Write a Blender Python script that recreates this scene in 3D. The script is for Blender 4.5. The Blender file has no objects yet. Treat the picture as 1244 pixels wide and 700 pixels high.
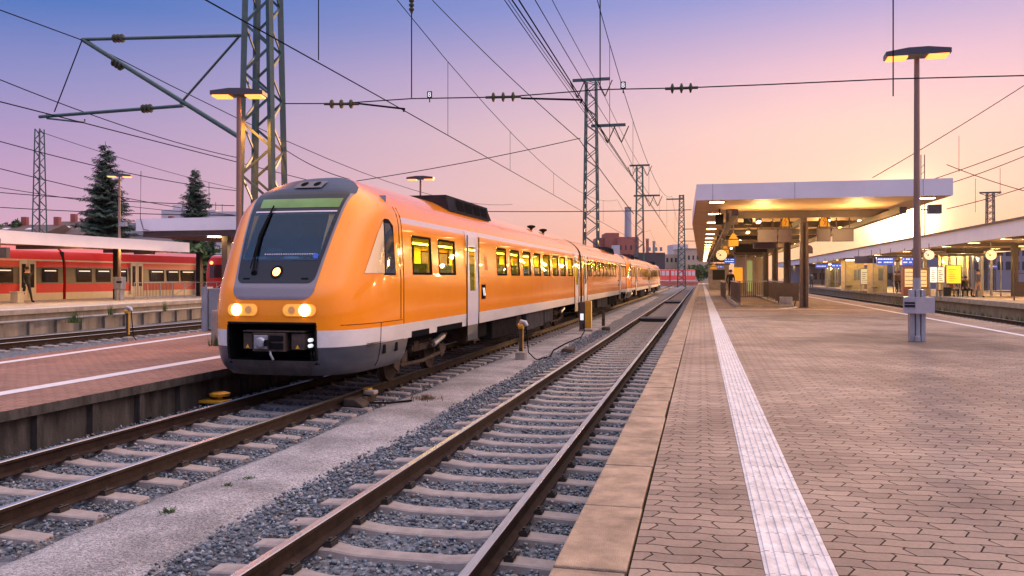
import bpy, bmesh, math, random
import numpy as np
from mathutils import Vector, Matrix, noise as mnoise

random.seed(7); rng = np.random.default_rng(7)
R = math.radians
S = bpy.context.scene
COL = S.collection

# ------------------------------------------------------------------ camera, sky, sun, exposure
F, XV, HY, CZ = 1000.0, 852.0, 337.0, 2.02
YAW = math.atan((XV - 622) / F)
cd = bpy.data.cameras.new("camera"); cam = bpy.data.objects.new("camera", cd); COL.objects.link(cam)
cam.location = (0, 0, CZ); cam.rotation_euler = (R(90), 0, YAW)
cd.sensor_width = 36; cd.lens = 36 * F / 1244; cd.shift_y = -(350 - HY) / 1244
cd.clip_start = 0.1; cd.clip_end = 6000
S.camera = cam

def ray(px, py):
    u, v = (px - 622) / F, (HY - py) / F
    c, s = math.cos(YAW), math.sin(YAW)
    return (-s + u * c, c + u * s, v)
def onX(px, py, X):
    r = ray(px, py); t = X / r[0]; return (t * r[1], CZ + t * r[2])
def onY(px, py, Y):
    r = ray(px, py); t = Y / r[1]; return (t * r[0], CZ + t * r[2])
def onZ(px, py, z):
    r = ray(px, py); t = (z - CZ) / r[2]; return (t * r[0], t * r[1])
def far(px, py, Z):
    r = ray(px, py); return (r[0] * Z, r[1] * Z, CZ + r[2] * Z)

SUN_AZ = math.atan2(0.473, 1.0) - YAW          # to the right of +Y
SUN_EL = R(3.6)
sdir = Vector((math.sin(SUN_AZ) * math.cos(SUN_EL), math.cos(SUN_AZ) * math.cos(SUN_EL), math.sin(SUN_EL)))
W = bpy.data.worlds.new("World"); S.world = W; W.use_nodes = True
nt = W.node_tree; nt.nodes.clear(); N = nt.nodes.new; L = nt.links.new
def srgb(r, g, b, k=1.0):
    f = lambda c: (c / 12.92 if c <= .04045 else ((c + .055) / 1.055) ** 2.4)
    return (f(r / 255) * k, f(g / 255) * k, f(b / 255) * k, 1)
out = N('ShaderNodeOutputWorld')
tc = N('ShaderNodeTexCoord'); nrm = N('ShaderNodeVectorMath'); nrm.operation = 'NORMALIZE'
L(tc.outputs['Generated'], nrm.inputs[0])
sep = N('ShaderNodeSeparateXYZ'); L(nrm.outputs[0], sep.inputs[0])
def math_node(op, a=None, b=None, c=None):
    m = N('ShaderNodeMath'); m.operation = op
    for i, v in enumerate((a, b, c)):
        if v is None: continue
        if isinstance(v, (int, float)): m.inputs[i].default_value = v
        else: L(v, m.inputs[i])
    return m.outputs[0]
flat = N('ShaderNodeCombineXYZ'); L(sep.outputs[0], flat.inputs[0]); L(sep.outputs[1], flat.inputs[1])
fn = N('ShaderNodeVectorMath'); fn.operation = 'NORMALIZE'; L(flat.outputs[0], fn.inputs[0])
dt = N('ShaderNodeVectorMath'); dt.operation = 'DOT_PRODUCT'; L(fn.outputs[0], dt.inputs[0])
dt.inputs[1].default_value = (math.sin(SUN_AZ), math.cos(SUN_AZ), 0)
ang = math_node('ARCCOSINE', dt.outputs['Value'])
mixf = N('ShaderNodeMapRange'); mixf.interpolation_type = 'SMOOTHSTEP'
L(ang, mixf.inputs[0]); mixf.inputs[1].default_value = R(66); mixf.inputs[2].default_value = R(0)
def ramp(stops):
    r = N('ShaderNodeValToRGB'); cr = r.color_ramp
    cr.elements[0].position = stops[0][0]; cr.elements[0].color = stops[0][1]
    cr.elements[1].position = stops[-1][0]; cr.elements[1].color = stops[-1][1]
    for p, c in stops[1:-1]:
        e = cr.elements.new(p); e.color = c
    L(sep.outputs[2], r.inputs[0]); return r.outputs[0]
ZEN = srgb(228, 206, 204, 2.6)  # upper sky brightened out of view, to light ground and train
away = ramp([(0.0, srgb(226, 168, 190)), (.075, srgb(206, 166, 196)), (.13, srgb(185, 155, 197)), (.205, srgb(141, 142, 199)), (.285, srgb(66, 116, 192)), (.40, srgb(64, 108, 186)), (.62, srgb(156, 178, 224, 2.7)), (1.0, ZEN)])
sunw = ramp([(0.0, srgb(248, 166, 126)), (.05, srgb(251, 188, 156)), (.10, srgb(252, 205, 186)), (.17, srgb(250, 207, 200)), (.235, srgb(228, 190, 210)), (.31, srgb(160, 160, 216)), (.42, srgb(120, 140, 205)), (.7, ZEN), (1.0, ZEN)])
mx = N('ShaderNodeMix'); mx.data_type = 'RGBA'
L(mixf.outputs[0], mx.inputs[0]); L(away, mx.inputs[6]); L(sunw, mx.inputs[7])
# glow round the sun itself
sd = N('ShaderNodeVectorMath'); sd.operation = 'DOT_PRODUCT'; L(nrm.outputs[0], sd.inputs[0]); sd.inputs[1].default_value = sdir
sdc = math_node('MAXIMUM', sd.outputs['Value'], 0.0)
def lobe(power, col, k):
    p = math_node('POWER', sdc, power)
    c = N('ShaderNodeMix'); c.data_type = 'RGBA'; c.blend_type = 'MIX'
    L(p, c.inputs[0]); c.inputs[6].default_value = (0, 0, 0, 1); c.inputs[7].default_value = (col[0] * k, col[1] * k, col[2] * k, 1)
    return c.outputs[2]
def addc(a, b):
    m = N('ShaderNodeMix'); m.data_type = 'RGBA'; m.blend_type = 'ADD'; m.inputs[0].default_value = 1
    L(a, m.inputs[6]); L(b, m.inputs[7]); return m.outputs[2]
skyc = addc(mx.outputs[2], lobe(60, (1, .36, .10), .17))
skyc = addc(skyc, lobe(800, (1, .52, .20), .7))
skyc = addc(skyc, lobe(3500, (1, .72, .36), 12.0))
# warm glow added high right, out of view, to light the train side
gdir = Vector((math.sin(R(82)) * math.cos(R(40)), math.cos(R(82)) * math.cos(R(40)), math.sin(R(40))))
gd = N('ShaderNodeVectorMath'); gd.operation = 'DOT_PRODUCT'; L(nrm.outputs[0], gd.inputs[0]); gd.inputs[1].default_value = gdir
sdc = math_node('MAXIMUM', gd.outputs['Value'], 0.0)
skyc = addc(skyc, lobe(6, (1, .60, .34), 3.0))
bg1 = N('ShaderNodeBackground'); L(skyc, bg1.inputs[0]); bg1.inputs[1].default_value = 1.0
ns = N('ShaderNodeTexSky'); ns.sky_type = 'NISHITA'; ns.sun_disc = False
ns.sun_elevation = SUN_EL; ns.sun_rotation = SUN_AZ; ns.air_density = 1.2; ns.dust_density = 2.0
bg2 = N('ShaderNodeBackground'); L(ns.outputs[0], bg2.inputs[0]); bg2.inputs[1].default_value = 0.002
ad = N('ShaderNodeAddShader'); L(bg1.outputs[0], ad.inputs[0]); L(bg2.outputs[0], ad.inputs[1]); L(ad.outputs[0], out.inputs[0])

sl = bpy.data.lights.new("sun", 'SUN'); so = bpy.data.objects.new("sun", sl); COL.objects.link(so)
sl.energy = 4.0; sl.angle = R(2.5); sl.color = (1.0, .52, .23)
so.rotation_euler = sdir.to_track_quat('Z', 'Y').to_euler()

S.view_settings.view_transform = 'Standard'; S.view_settings.look = 'None'
S.view_settings.exposure = 0.0; S.view_settings.gamma = 1.0
S.render.engine = 'CYCLES'
S.cycles.use_denoising = True
S.cycles.max_bounces = 6; S.cycles.diffuse_bounces = 3; S.cycles.glossy_bounces = 3; S.cycles.transparent_max_bounces = 10
S.cycles.caustics_reflective = False; S.cycles.caustics_refractive = False
S.cycles.sample_clamp_indirect = 4.0

# ------------------------------------------------------------------ helpers
def tag(o, label=None, cat=None, group=None, kind=None):
    if label: o['label'] = label
    if cat: o['category'] = cat
    if group: o['group'] = group
    if kind: o['kind'] = kind
    return o
def empty(name, loc=(0, 0, 0), rz=0, label=None, cat=None, group=None):
    o = bpy.data.objects.new(name, None); COL.objects.link(o)
    o.location = loc; o.rotation_euler = (0, 0, rz); o.empty_display_size = .2
    return tag(o, label, cat, group)
def copy_tree(o, parent=None):
    c = o.copy(); COL.objects.link(c)
    if parent is not None: c.parent = parent
    for ch in list(o.children): copy_tree(ch, c)
    return c

class MB:
    """collects polygons for one mesh object"""
    def __init__(s): s.v = []; s.f = []; s.m = []
    def face(s, pts, m=0):
        b = len(s.v); s.v += [tuple(p) for p in pts]; s.f.append(tuple(range(b, b + len(pts)))); s.m.append(m); return s
    def box(s, x0, x1, y0, y1, z0, z1, m=0, rz=0, piv=None):
        b = len(s.v)
        P = [(x0, y0, z0), (x1, y0, z0), (x1, y1, z0), (x0, y1, z0), (x0, y0, z1), (x1, y0, z1), (x1, y1, z1), (x0, y1, z1)]
        if rz:
            cx, cy = piv or ((x0 + x1) / 2, (y0 + y1) / 2); c, q = math.cos(rz), math.sin(rz)
            P = [(cx + (x - cx) * c - (y - cy) * q, cy + (x - cx) * q + (y - cy) * c, z) for x, y, z in P]
        s.v += P
        for f in ((0, 3, 2, 1), (4, 5, 6, 7), (0, 1, 5, 4), (1, 2, 6, 5), (2, 3, 7, 6), (3, 0, 4, 7)):
            s.f.append(tuple(b + i for i in f)); s.m.append(m)
        return s
    def cbox(s, c, d, m=0, rz=0):
        return s.box(c[0] - d[0] / 2, c[0] + d[0] / 2, c[1] - d[1] / 2, c[1] + d[1] / 2, c[2] - d[2] / 2, c[2] + d[2] / 2, m, rz)
    def tube(s, pts, r, n=8, m=0, caps=True):
        pts = [Vector(p) for p in pts]; rs = r if isinstance(r, (list, tuple)) else [r] * len(pts)
        b = len(s.v); K = len(pts)
        for i, p in enumerate(pts):
            d = (pts[min(i + 1, K - 1)] - pts[max(i - 1, 0)]).normalized()
            u = d.cross(Vector((0, 0, 1)))
            if u.length < 1e-3: u = Vector((1, 0, 0))
            u.normalize(); w = d.cross(u)
            for k in range(n):
                a = 2 * math.pi * k / n
                s.v.append(tuple(p + (u * math.cos(a) + w * math.sin(a)) * rs[i]))
        for i in range(K - 1):
            for k in range(n):
                k2 = (k + 1) % n
                s.f.append((b + i * n + k, b + i * n + k2, b + (i + 1) * n + k2, b + (i + 1) * n + k)); s.m.append(m)
        if caps:
            s.f.append(tuple(b + k for k in reversed(range(n)))); s.m.append(m)
            s.f.append(tuple(b + (K - 1) * n + k for k in range(n))); s.m.append(m)
        return s
    def bar(s, a, b_, w, h, m=0):
        a, b_ = Vector(a), Vector(b_); d = (b_ - a).normalized()
        u = d.cross(Vector((0, 0, 1)))
        if u.length < 1e-3: u = Vector((1, 0, 0))
        u.normalize(); n = d.cross(u); b = len(s.v)
        for p in (a, b_):
            for su, sn in ((-1, -1), (1, -1), (1, 1), (-1, 1)):
                s.v.append(tuple(p + u * su * w / 2 + n * sn * h / 2))
        for f in ((0, 3, 2, 1), (4, 5, 6, 7), (0, 1, 5, 4), (1, 2, 6, 5), (2, 3, 7, 6), (3, 0, 4, 7)):
            s.f.append(tuple(b + i for i in f)); s.m.append(m)
        return s
    def prism(s, prof, y0, y1, m=0, mats=None, cap=True):
        """closed x,z profile swept along y"""
        b = len(s.v); n = len(prof)
        for y in (y0, y1): s.v += [(x, y, z) for x, z in prof]
        for k in range(n):
            k2 = (k + 1) % n
            s.f.append((b + k, b + k2, b + n + k2, b + n + k)); s.m.append(mats[k] if mats else m)
        if cap:
            s.f.append(tuple(b + k for k in range(n))); s.m.append(m)
            s.f.append(tuple(b + n + k for k in reversed(range(n)))); s.m.append(m)
        return s
    def lathe(s, prof, c, n=16, m=0, axis='z'):
        b = len(s.v)
        for r, h in prof:
            for k in range(n):
                a = 2 * math.pi * k / n; q = (r * math.cos(a), r * math.sin(a), h)
                if axis == 'x': q = (q[2], q[0], q[1])
                if axis == 'y': q = (q[0], q[2], q[1])
                s.v.append((c[0] + q[0], c[1] + q[1], c[2] + q[2]))
        for i in range(len(prof) - 1):
            for k in range(n):
                k2 = (k + 1) % n
                s.f.append((b + i * n + k, b + i * n + k2, b + (i + 1) * n + k2, b + (i + 1) * n + k)); s.m.append(m)
        s.f.append(tuple(b + k for k in reversed(range(n)))); s.m.append(m)
        s.f.append(tuple(b + (len(prof) - 1) * n + k for k in range(n))); s.m.append(m)
        return s
    def build(s, name, mats, parent=None, smooth=None, bevel=0, fix=True, loc=None):
        me = bpy.data.meshes.new(name); me.from_pydata(s.v, [], s.f)
        if not isinstance(mats, (list, tuple)): mats = [mats]
        for q in mats: me.materials.append(q)
        me.polygons.foreach_set('material_index', s.m)
        if fix:
            bm = bmesh.new(); bm.from_mesh(me)
            if smooth is not None: bmesh.ops.remove_doubles(bm, verts=bm.verts, dist=1e-5)
            bmesh.ops.recalc_face_normals(bm, faces=bm.faces); bm.to_mesh(me); bm.free()
        if smooth is not None:
            me.polygons.foreach_set('use_smooth', [True] * len(me.polygons)); me.set_sharp_from_angle(angle=R(smooth))
        me.update()
        o = bpy.data.objects.new(name, me); COL.objects.link(o)
        if parent is not None: o.parent = parent
        if loc: o.location = loc
        if bevel:
            b = o.modifiers.new('bevel', 'BEVEL'); b.width = bevel; b.segments = 2; b.limit_method = 'ANGLE'
        return o

def M(name, col, rough=.6, metal=0.0, var=.15, scale=3.0, bump=0.0, bscale=30.0, coat=0.0, spec=.5, emit=None, estr=0.0, stretch=None, tint=None):
    m = bpy.data.materials.new(name); m.use_nodes = True; t = m.node_tree
    p = t.nodes['Principled BSDF']
    p.inputs['Roughness'].default_value = rough; p.inputs['Metallic'].default_value = metal
    p.inputs['Specular IOR Level'].default_value = spec
    if coat: p.inputs['Coat Weight'].default_value = coat; p.inputs['Coat Roughness'].default_value = .04
    c = tuple(col[:3])
    tcn = t.nodes.new('ShaderNodeTexCoord'); src = tcn.outputs['Object']
    if stretch:
        mp = t.nodes.new('ShaderNodeMapping'); mp.inputs['Scale'].default_value = stretch; t.links.new(src, mp.inputs[0]); src = mp.outputs[0]
    if var:
        n = t.nodes.new('ShaderNodeTexNoise'); n.inputs['Scale'].default_value = scale; n.inputs['Detail'].default_value = 6; n.inputs['Roughness'].default_value = .65
        t.links.new(src, n.inputs['Vector'])
        r = t.nodes.new('ShaderNodeValToRGB'); r.color_ramp.elements[0].position = .3; r.color_ramp.elements[1].position = .72
        r.color_ramp.elements[0].color = (*[x * (1 - var) for x in c], 1)
        c2 = tint if tint else [min(1, x * (1 + var)) for x in c]
        r.color_ramp.elements[1].color = (*c2[:3], 1)
        t.links.new(n.outputs[0], r.inputs[0]); t.links.new(r.outputs[0], p.inputs['Base Color'])
    else:
        p.inputs['Base Color'].default_value = (*c, 1)
    if bump:
        n2 = t.nodes.new('ShaderNodeTexNoise'); n2.inputs['Scale'].default_value = bscale; n2.inputs['Detail'].default_value = 5
        t.links.new(tcn.outputs['Object'], n2.inputs['Vector'])
        b = t.nodes.new('ShaderNodeBump'); b.inputs['Strength'].default_value = bump; b.inputs['Distance'].default_value = .02
        b.inputs['Distance'].default_value = .02 if bscale > 5 else .05; t.links.new(n2.outputs[0], b.inputs['Height']); t.links.new(b.outputs[0], p.inputs['Normal'])
    if emit:
        p.inputs['Emission Color'].default_value = (*emit[:3], 1); p.inputs['Emission Strength'].default_value = estr
    return m
def glass_mat(name, tintc, gl=.12, rough=.02):
    m = bpy.data.materials.new(name); m.use_nodes = True; t = m.node_tree; t.nodes.clear()
    o = t.nodes.new('ShaderNodeOutputMaterial'); tr = t.nodes.new('ShaderNodeBsdfTransparent'); tr.inputs[0].default_value = (*tintc, 1)
    g = t.nodes.new('ShaderNodeBsdfGlossy'); g.inputs['Roughness'].default_value = rough; g.inputs['Color'].default_value = (.9, .9, .9, 1)
    fr = t.nodes.new('ShaderNodeFresnel'); fr.inputs[0].default_value = 1.5
    a = t.nodes.new('ShaderNodeMath'); a.operation = 'MULTIPLY'; a.inputs[1].default_value = gl * 8; t.links.new(fr.outputs[0], a.inputs[0]); a.use_clamp = True
    x = t.nodes.new('ShaderNodeMixShader'); t.links.new(a.outputs[0], x.inputs[0]); t.links.new(tr.outputs[0], x.inputs[1]); t.links.new(g.outputs[0], x.inputs[2]); t.links.new(x.outputs[0], o.inputs[0])
    return m

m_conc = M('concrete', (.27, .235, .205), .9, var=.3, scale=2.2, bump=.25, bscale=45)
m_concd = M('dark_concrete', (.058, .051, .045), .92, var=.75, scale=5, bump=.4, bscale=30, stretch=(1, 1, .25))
m_slab = M('edge_slab', (.275, .19, .13), .85, var=.5, scale=4, bump=.5, bscale=160)
m_sleeper = M('sleeper_concrete', (.25, .208, .195), .88, var=.25, scale=6, bump=.25, bscale=70)
m_railside = M('rail_rust', (.030, .018, .014), .8, metal=0, spec=.12, var=.4, scale=6, bump=.2, bscale=50)
m_railtop = M('rail_steel', (.5, .48, .48), .38, metal=1.0, var=.15, scale=20, stretch=(1, .05, 1))
m_clip = M('rail_clip', (.035, .028, .026), .7, metal=.3)
m_steel = M('painted_steel_green', (.034, .078, .080), .5, var=.25, scale=4)
m_brown = M('brown_steel', (.075, .055, .05), .5, var=.2, scale=4)
m_wire = M('wire', (.012, .012, .018), 1.0, var=0, spec=0)
m_insul = M('insulator', (.05, .06, .045), .7, var=0, spec=.15)
m_grey = M('grey_paint', (.22, .23, .25), .5, var=.2)
m_galv = M('galvanised', (.33, .34, .36), .45, metal=.5, var=.3, scale=6, stretch=(1, 1, .3))
m_white = M('white_paint', (.56, .52, .53), .75, var=.12, scale=9, bump=.1)
m_fascia = M('canopy_fascia', (.68, .64, .68), .5, var=.06, scale=1)
m_soffit = M('canopy_soffit', (.66, .46, .27), .6, var=.12, scale=1.5)
m_dark = M('dark_box', (.02, .02, .024), .5, spec=.12, var=0)
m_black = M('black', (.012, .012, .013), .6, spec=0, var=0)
m_lamp = M('lamp_glow', (1, .8, .5), .5, var=0, emit=(1, .27, .035), estr=2.6)
m_down = M('downlight', (1, .8, .5), .5, var=0, emit=(1, .60, .22), estr=30)
m_yellow = M('yellow_paint', (.62, .31, .02), .5, var=.2, scale=8)
m_blue = M('sign_blue', (.02, .08, .45), .35, var=0, emit=(.05, .2, 1.0), estr=.35)
m_signw = M('sign_white', (.8, .8, .8), .4, var=0, emit=(.9, .92, 1), estr=.8)
m_glass = glass_mat('clear_glass', (.86, .9, .88), .10)
m_orange_ad = M('orange_ad', (.8, .3, .02), .4, var=0, emit=(1, .38, .02), estr=.8)

# ------------------------------------------------------------------ ground materials
def ballast_mat():
    m = bpy.data.materials.new('ballast_bed'); m.use_nodes = True; t = m.node_tree; p = t.nodes['Principled BSDF']; p.inputs['Roughness'].default_value = .9
    tcn = t.nodes.new('ShaderNodeTexCoord')
    v = t.nodes.new('ShaderNodeTexVoronoi'); v.inputs['Scale'].default_value = 20; t.links.new(tcn.outputs['Object'], v.inputs['Vector'])
    r = t.nodes.new('ShaderNodeValToRGB'); r.color_ramp.elements[0].color = (.04, .045, .06, 1); r.color_ramp.elements[1].color = (.17, .18, .21, 1)
    s3 = t.nodes.new('ShaderNodeSeparateColor'); t.links.new(v.outputs['Color'], s3.inputs[0]); t.links.new(s3.outputs[0], r.inputs[0]); t.links.new(r.outputs[0], p.inputs['Base Color'])
    b = t.nodes.new('ShaderNodeBump'); b.inputs['Strength'].default_value = 1; b.inputs['Distance'].default_value = .04; b.invert = True
    t.links.new(v.outputs['Distance'], b.inputs['Height']); t.links.new(b.outputs[0], p.inputs['Normal']); return m
def gravel_mat():
    m = bpy.data.materials.new('fine_gravel'); m.use_nodes = True; t = m.node_tree; p = t.nodes['Principled BSDF']; p.inputs['Roughness'].default_value = .95
    tcn = t.nodes.new('ShaderNodeTexCoord')
    v = t.nodes.new('ShaderNodeTexVoronoi'); v.inputs['Scale'].default_value = 75; t.links.new(tcn.outputs['Object'], v.inputs['Vector'])
    n = t.nodes.new('ShaderNodeTexNoise'); n.inputs['Scale'].default_value = 1.3; n.inputs['Detail'].default_value = 5; t.links.new(tcn.outputs['Object'], n.inputs['Vector'])
    s3 = t.nodes.new('ShaderNodeSeparateColor'); t.links.new(v.outputs['Color'], s3.inputs[0])
    r = t.nodes.new('ShaderNodeValToRGB'); r.color_ramp.elements[0].color = (.13, .12, .125, 1); r.color_ramp.elements[1].color = (.46, .43, .445, 1)
    t.links.new(s3.outputs[0], r.inputs[0])
    r2 = t.nodes.new('ShaderNodeValToRGB'); r2.color_ramp.elements[0].color = (.62, .62, .62, 1); r2.color_ramp.elements[1].color = (1.05, 1.05, 1.05, 1); r2.color_ramp.elements[0].position = .35; r2.color_ramp.elements[1].position = .6
    t.links.new(n.outputs[0], r2.inputs[0])
    mm = t.nodes.new('ShaderNodeMix'); mm.data_type = 'RGBA'; mm.blend_type = 'MULTIPLY'; mm.inputs[0].default_value = 1
    t.links.new(r.outputs[0], mm.inputs[6]); t.links.new(r2.outputs[0], mm.inputs[7]); t.links.new(mm.outputs[2], p.inputs['Base Color'])
    b = t.nodes.new('ShaderNodeBump'); b.inputs['Strength'].default_value = .9; b.inputs['Distance'].default_value = .012; b.invert = True
    t.links.new(v.outputs['Distance'], b.inputs['Height']); t.links.new(b.outputs[0], p.inputs['Normal']); return m
def paver_mat(name, c1, c2, stain=True):
    """interlocking zig-zag pavers 0.225 x 0.1125 m"""
    m = bpy.data.materials.new(name); m.use_nodes = True; t = m.node_tree; p = t.nodes['Principled BSDF']; p.inputs['Roughness'].default_value = .9; p.inputs['Specular IOR Level'].default_value = .2
    n = t.nodes.new; l = t.links.new
    def mt(op, a, b=None):
        q = n('ShaderNodeMath'); q.operation = op
        for i, v in enumerate((a, b)):
            if v is None: continue
            if isinstance(v, (int, float)): q.inputs[i].default_value = v
            else: l(v, q.inputs[i])
        return q.outputs[0]
    tcn = n('ShaderNodeTexCoord'); sp = n('ShaderNodeSeparateXYZ'); l(tcn.outputs['Object'], sp.inputs[0])
    wob = n('ShaderNodeTexNoise'); wob.inputs['Scale'].default_value = 1.6; l(tcn.outputs['Object'], wob.inputs['Vector'])
    wv = mt('MULTIPLY', mt('SUBTRACT', wob.outputs[0], .5), .03)
    LX, LY = .215, .1125
    y1 = mt('ADD', mt('ADD', sp.outputs[1], wv), mt('MULTIPLY', mt('PINGPONG', mt('ADD', sp.outputs[0], 40.0), LX / 2), .15))
    x1 = mt('ADD', sp.outputs[0], mt('MULTIPLY', mt('PINGPONG', mt('ADD', y1, 40.08), LY), .5))
    cv = n('ShaderNodeCombineXYZ'); l(x1, cv.inputs[0]); l(y1, cv.inputs[1])
    br = n('ShaderNodeTexBrick'); l(cv.outputs[0], br.inputs['Vector'])
    br.inputs['Scale'].default_value = 1; br.inputs['Brick Width'].default_value = LX; br.inputs['Row Height'].default_value = LY
    br.inputs['Mortar Size'].default_value = .0048; br.inputs['Mortar Smooth'].default_value = .1; br.offset = .5
    br.inputs['Color1'].default_value = (*c1, 1); br.inputs['Color2'].default_value = (*c2, 1); br.inputs['Mortar'].default_value = (.009, .007, .006, 1)
    ns_ = n('ShaderNodeTexNoise'); ns_.inputs['Scale'].default_value = .55; ns_.inputs['Detail'].default_value = 6; ns_.inputs['Roughness'].default_value = .6; l(tcn.outputs['Object'], ns_.inputs['Vector'])
    r2 = n('ShaderNodeValToRGB'); r2.color_ramp.elements[0].position = .36; r2.color_ramp.elements[1].position = .58
    r2.color_ramp.elements[0].color = (.68, .66, .67, 1) if stain else (.8, .8, .8, 1); r2.color_ramp.elements[1].color = (1.06, 1.06, 1.06, 1)
    l(ns_.outputs[0], r2.inputs[0])
    nf = n('ShaderNodeTexNoise'); nf.inputs['Scale'].default_value = 60; nf.inputs['Detail'].default_value = 4; l(tcn.outputs['Object'], nf.inputs['Vector'])
    r3 = n('ShaderNodeValToRGB'); r3.color_ramp.elements[0].color = (.72, .72, .72, 1); r3.color_ramp.elements[1].color = (1.2, 1.2, 1.2, 1); l(nf.outputs[0], r3.inputs[0])
    if stain:
        for (cx_, cy_, rx_, ry_) in ((5.0, 7.6, 2.3, 2.6), (4.0, 18.0, 2.2, 3.0), (3.4, 27, 2.5, 2.5)):
            dx_ = mt('DIVIDE', mt('SUBTRACT', sp.outputs[0], cx_), rx_); dy_ = mt('DIVIDE', mt('SUBTRACT', sp.outputs[1], cy_), ry_)
            dd = mt('ADD', mt('ADD', mt('MULTIPLY', dx_, dx_), mt('MULTIPLY', dy_, dy_)), mt('MULTIPLY', mt('SUBTRACT', ns_.outputs[0], .5), 2.6))
            mr = n('ShaderNodeMapRange'); mr.interpolation_type = 'SMOOTHSTEP'; l(dd, mr.inputs[0]); mr.inputs[1].default_value = .1; mr.inputs[2].default_value = 1.15; mr.inputs[3].default_value = .66; mr.inputs[4].default_value = 1.0
            mq = n('ShaderNodeMix'); mq.data_type = 'RGBA'; mq.blend_type = 'MULTIPLY'; mq.inputs[0].default_value = 1
            l((stc if cx_ != 5.0 else r2.outputs[0]), mq.inputs[6]); l(mr.outputs[0], mq.inputs[7]); stc = mq.outputs[2]
    else: stc = r2.outputs[0]
    def mul(a, b):
        q = n('ShaderNodeMix'); q.data_type = 'RGBA'; q.blend_type = 'MULTIPLY'; q.inputs[0].default_value = 1; l(a, q.inputs[6]); l(b, q.inputs[7]); return q.outputs[2]
    l(mul(mul(br.outputs['Color'], stc), r3.outputs[0]), p.inputs['Base Color'])
    b = n('ShaderNodeBump'); b.inputs['Strength'].default_value = .8; b.inputs['Distance'].default_value = .008; b.invert = True
    hh = mt('ADD', br.outputs['Fac'], mt('MULTIPLY', nf.outputs[0], -.25)); l(hh, b.inputs['Height']); l(b.outputs[0], p.inputs['Normal'])
    return m
m_ballast = ballast_mat(); m_gravel = gravel_mat()
m_pave = paver_mat('pavers', (.34, .248, .192), (.245, .178, .143))
m_pave2 = paver_mat('red_pavers', (.30, .165, .12), (.24, .13, .10), False)
m_earth = M('earth', (.10, .095, .095), .95, var=.4, scale=.3)

# ------------------------------------------------------------------ ground, tracks
hz_m = bpy.data.materials.new('haze'); hz_m.use_nodes = True; ht = hz_m.node_tree; ht.nodes.clear()
ho = ht.nodes.new('ShaderNodeOutputMaterial'); hv = ht.nodes.new('ShaderNodeVolumePrincipled'); ht.links.new(hv.outputs[0], ho.inputs['Volume'])
hv.inputs['Color'].default_value = (.95, .93, .92, 1); hv.inputs['Density'].default_value = .00004; hv.inputs['Anisotropy'].default_value = .7
haze = MB().box(-1010, 1010, -40, 1610, -1.4, 46).build('haze', hz_m); tag(haze, kind='stuff')
g = MB().face([(-1000, -30, -.34), (1000, -30, -.34), (1000, 1600, -.34), (-1000, 1600, -.34)]).build('ground', m_earth); tag(g, kind='structure')
# ballast bed, gently uneven, with shoulders
def bed(x0, x1, y0, y1, nx, ny, zf, mat, name):
    b = MB(); xs = np.linspace(x0, x1, nx); ys = np.linspace(y0, y1, ny)
    b.v = [(float(x), float(y), zf(float(x), float(y))) for y in ys for x in xs]
    for j in range(ny - 1):
        for i in range(nx - 1):
            b.f.append((j * nx + i, j * nx + i + 1, (j + 1) * nx + i + 1, (j + 1) * nx + i)); b.m.append(0)
    o = b.build(name, mat, fix=False, smooth=40); return tag(o, kind='structure')
bed(-26, 16, -2, 260, 120, 160, lambda x, y: -.245 + .02 * mnoise.noise((x * 1.3, y * .5, 0)), m_ballast, 'ballast_bed')
def path_edges(y): return (-5.33 - .05 * math.sin(y * 1.1) - .006 * y, -4.02 - .06 * math.sin(y * .9 + 1) - .008 * y)
pb = MB(); YS = np.linspace(1.5, 95, 260)
for i, y in enumerate(YS):
    a, c = path_edges(y)
    for k in range(9):
        f = k / 8; x = a + (c - a) * f
        pb.v.append((x, float(y), -.245 + .055 * math.sin(math.pi * min(1, max(0, f))) ** .4 + .006 * mnoise.noise((x * 3, y * 3, 1))))
for i in range(len(YS) - 1):
    for k in range(8):
        b0 = i * 9 + k; pb.f.append((b0, b0 + 1, b0 + 10, b0 + 9)); pb.m.append(0)
tag(pb.build('gravel_path', m_gravel, fix=False, smooth=60), kind='structure')

RAIL = [(-.075, -.172), (.075, -.172), (.075, -.160), (.012, -.135), (.009, -.05), (.036, -.036), (.036, -.006), (.028, 0), (-.028, 0), (-.036, -.006), (-.036, -.036), (-.009, -.05), (-.012, -.135), (-.075, -.160)]
def sleeper_mesh():
    b = MB(); st = [(-1.31, -.205, .085), (-1.29, -.19, .1), (-.93, -.174, .105), (-.6, -.174, .105), (-.5, -.19, .1), (-.38, -.203, .094), (0, -.207, .093), (.38, -.203, .094), (.5, -.19, .1), (.6, -.174, .105), (.93, -.174, .105), (1.29, -.19, .1), (1.31, -.205, .085)]
    for x, z, w in st:
        b.v += [(x, -w - .035, -.36), (x, -w, z - .012), (x, -w + .014, z), (x, w - .014, z), (x, w, z - .012), (x, w + .035, -.36)]
    for i in range(len(st) - 1):
        for k in range(5):
            a = i * 6 + k; b.f.append((a, a + 1, a + 7, a + 6)); b.m.append(0)
    b.f.append(tuple(range(6))); b.m.append(0); e = (len(st) - 1) * 6; b.f.append(tuple(range(e, e + 6))); b.m.append(0)
    for s in (-1, 1):
        for k in (-1, 1):
            x = s * .7535 + k * .115
            b.cbox((x, 0, -.155), (.075, .13, .035), 1); b.cbox((x, .0, -.132), (.03, .03, .04), 1)
            b.tube([(x - k * .03, -.05, -.135), (x + k * .02, -.06, -.125), (x + k * .02, .06, -.125), (x - k * .03, .05, -.135)], .009, 5, 1)
    return b
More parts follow.
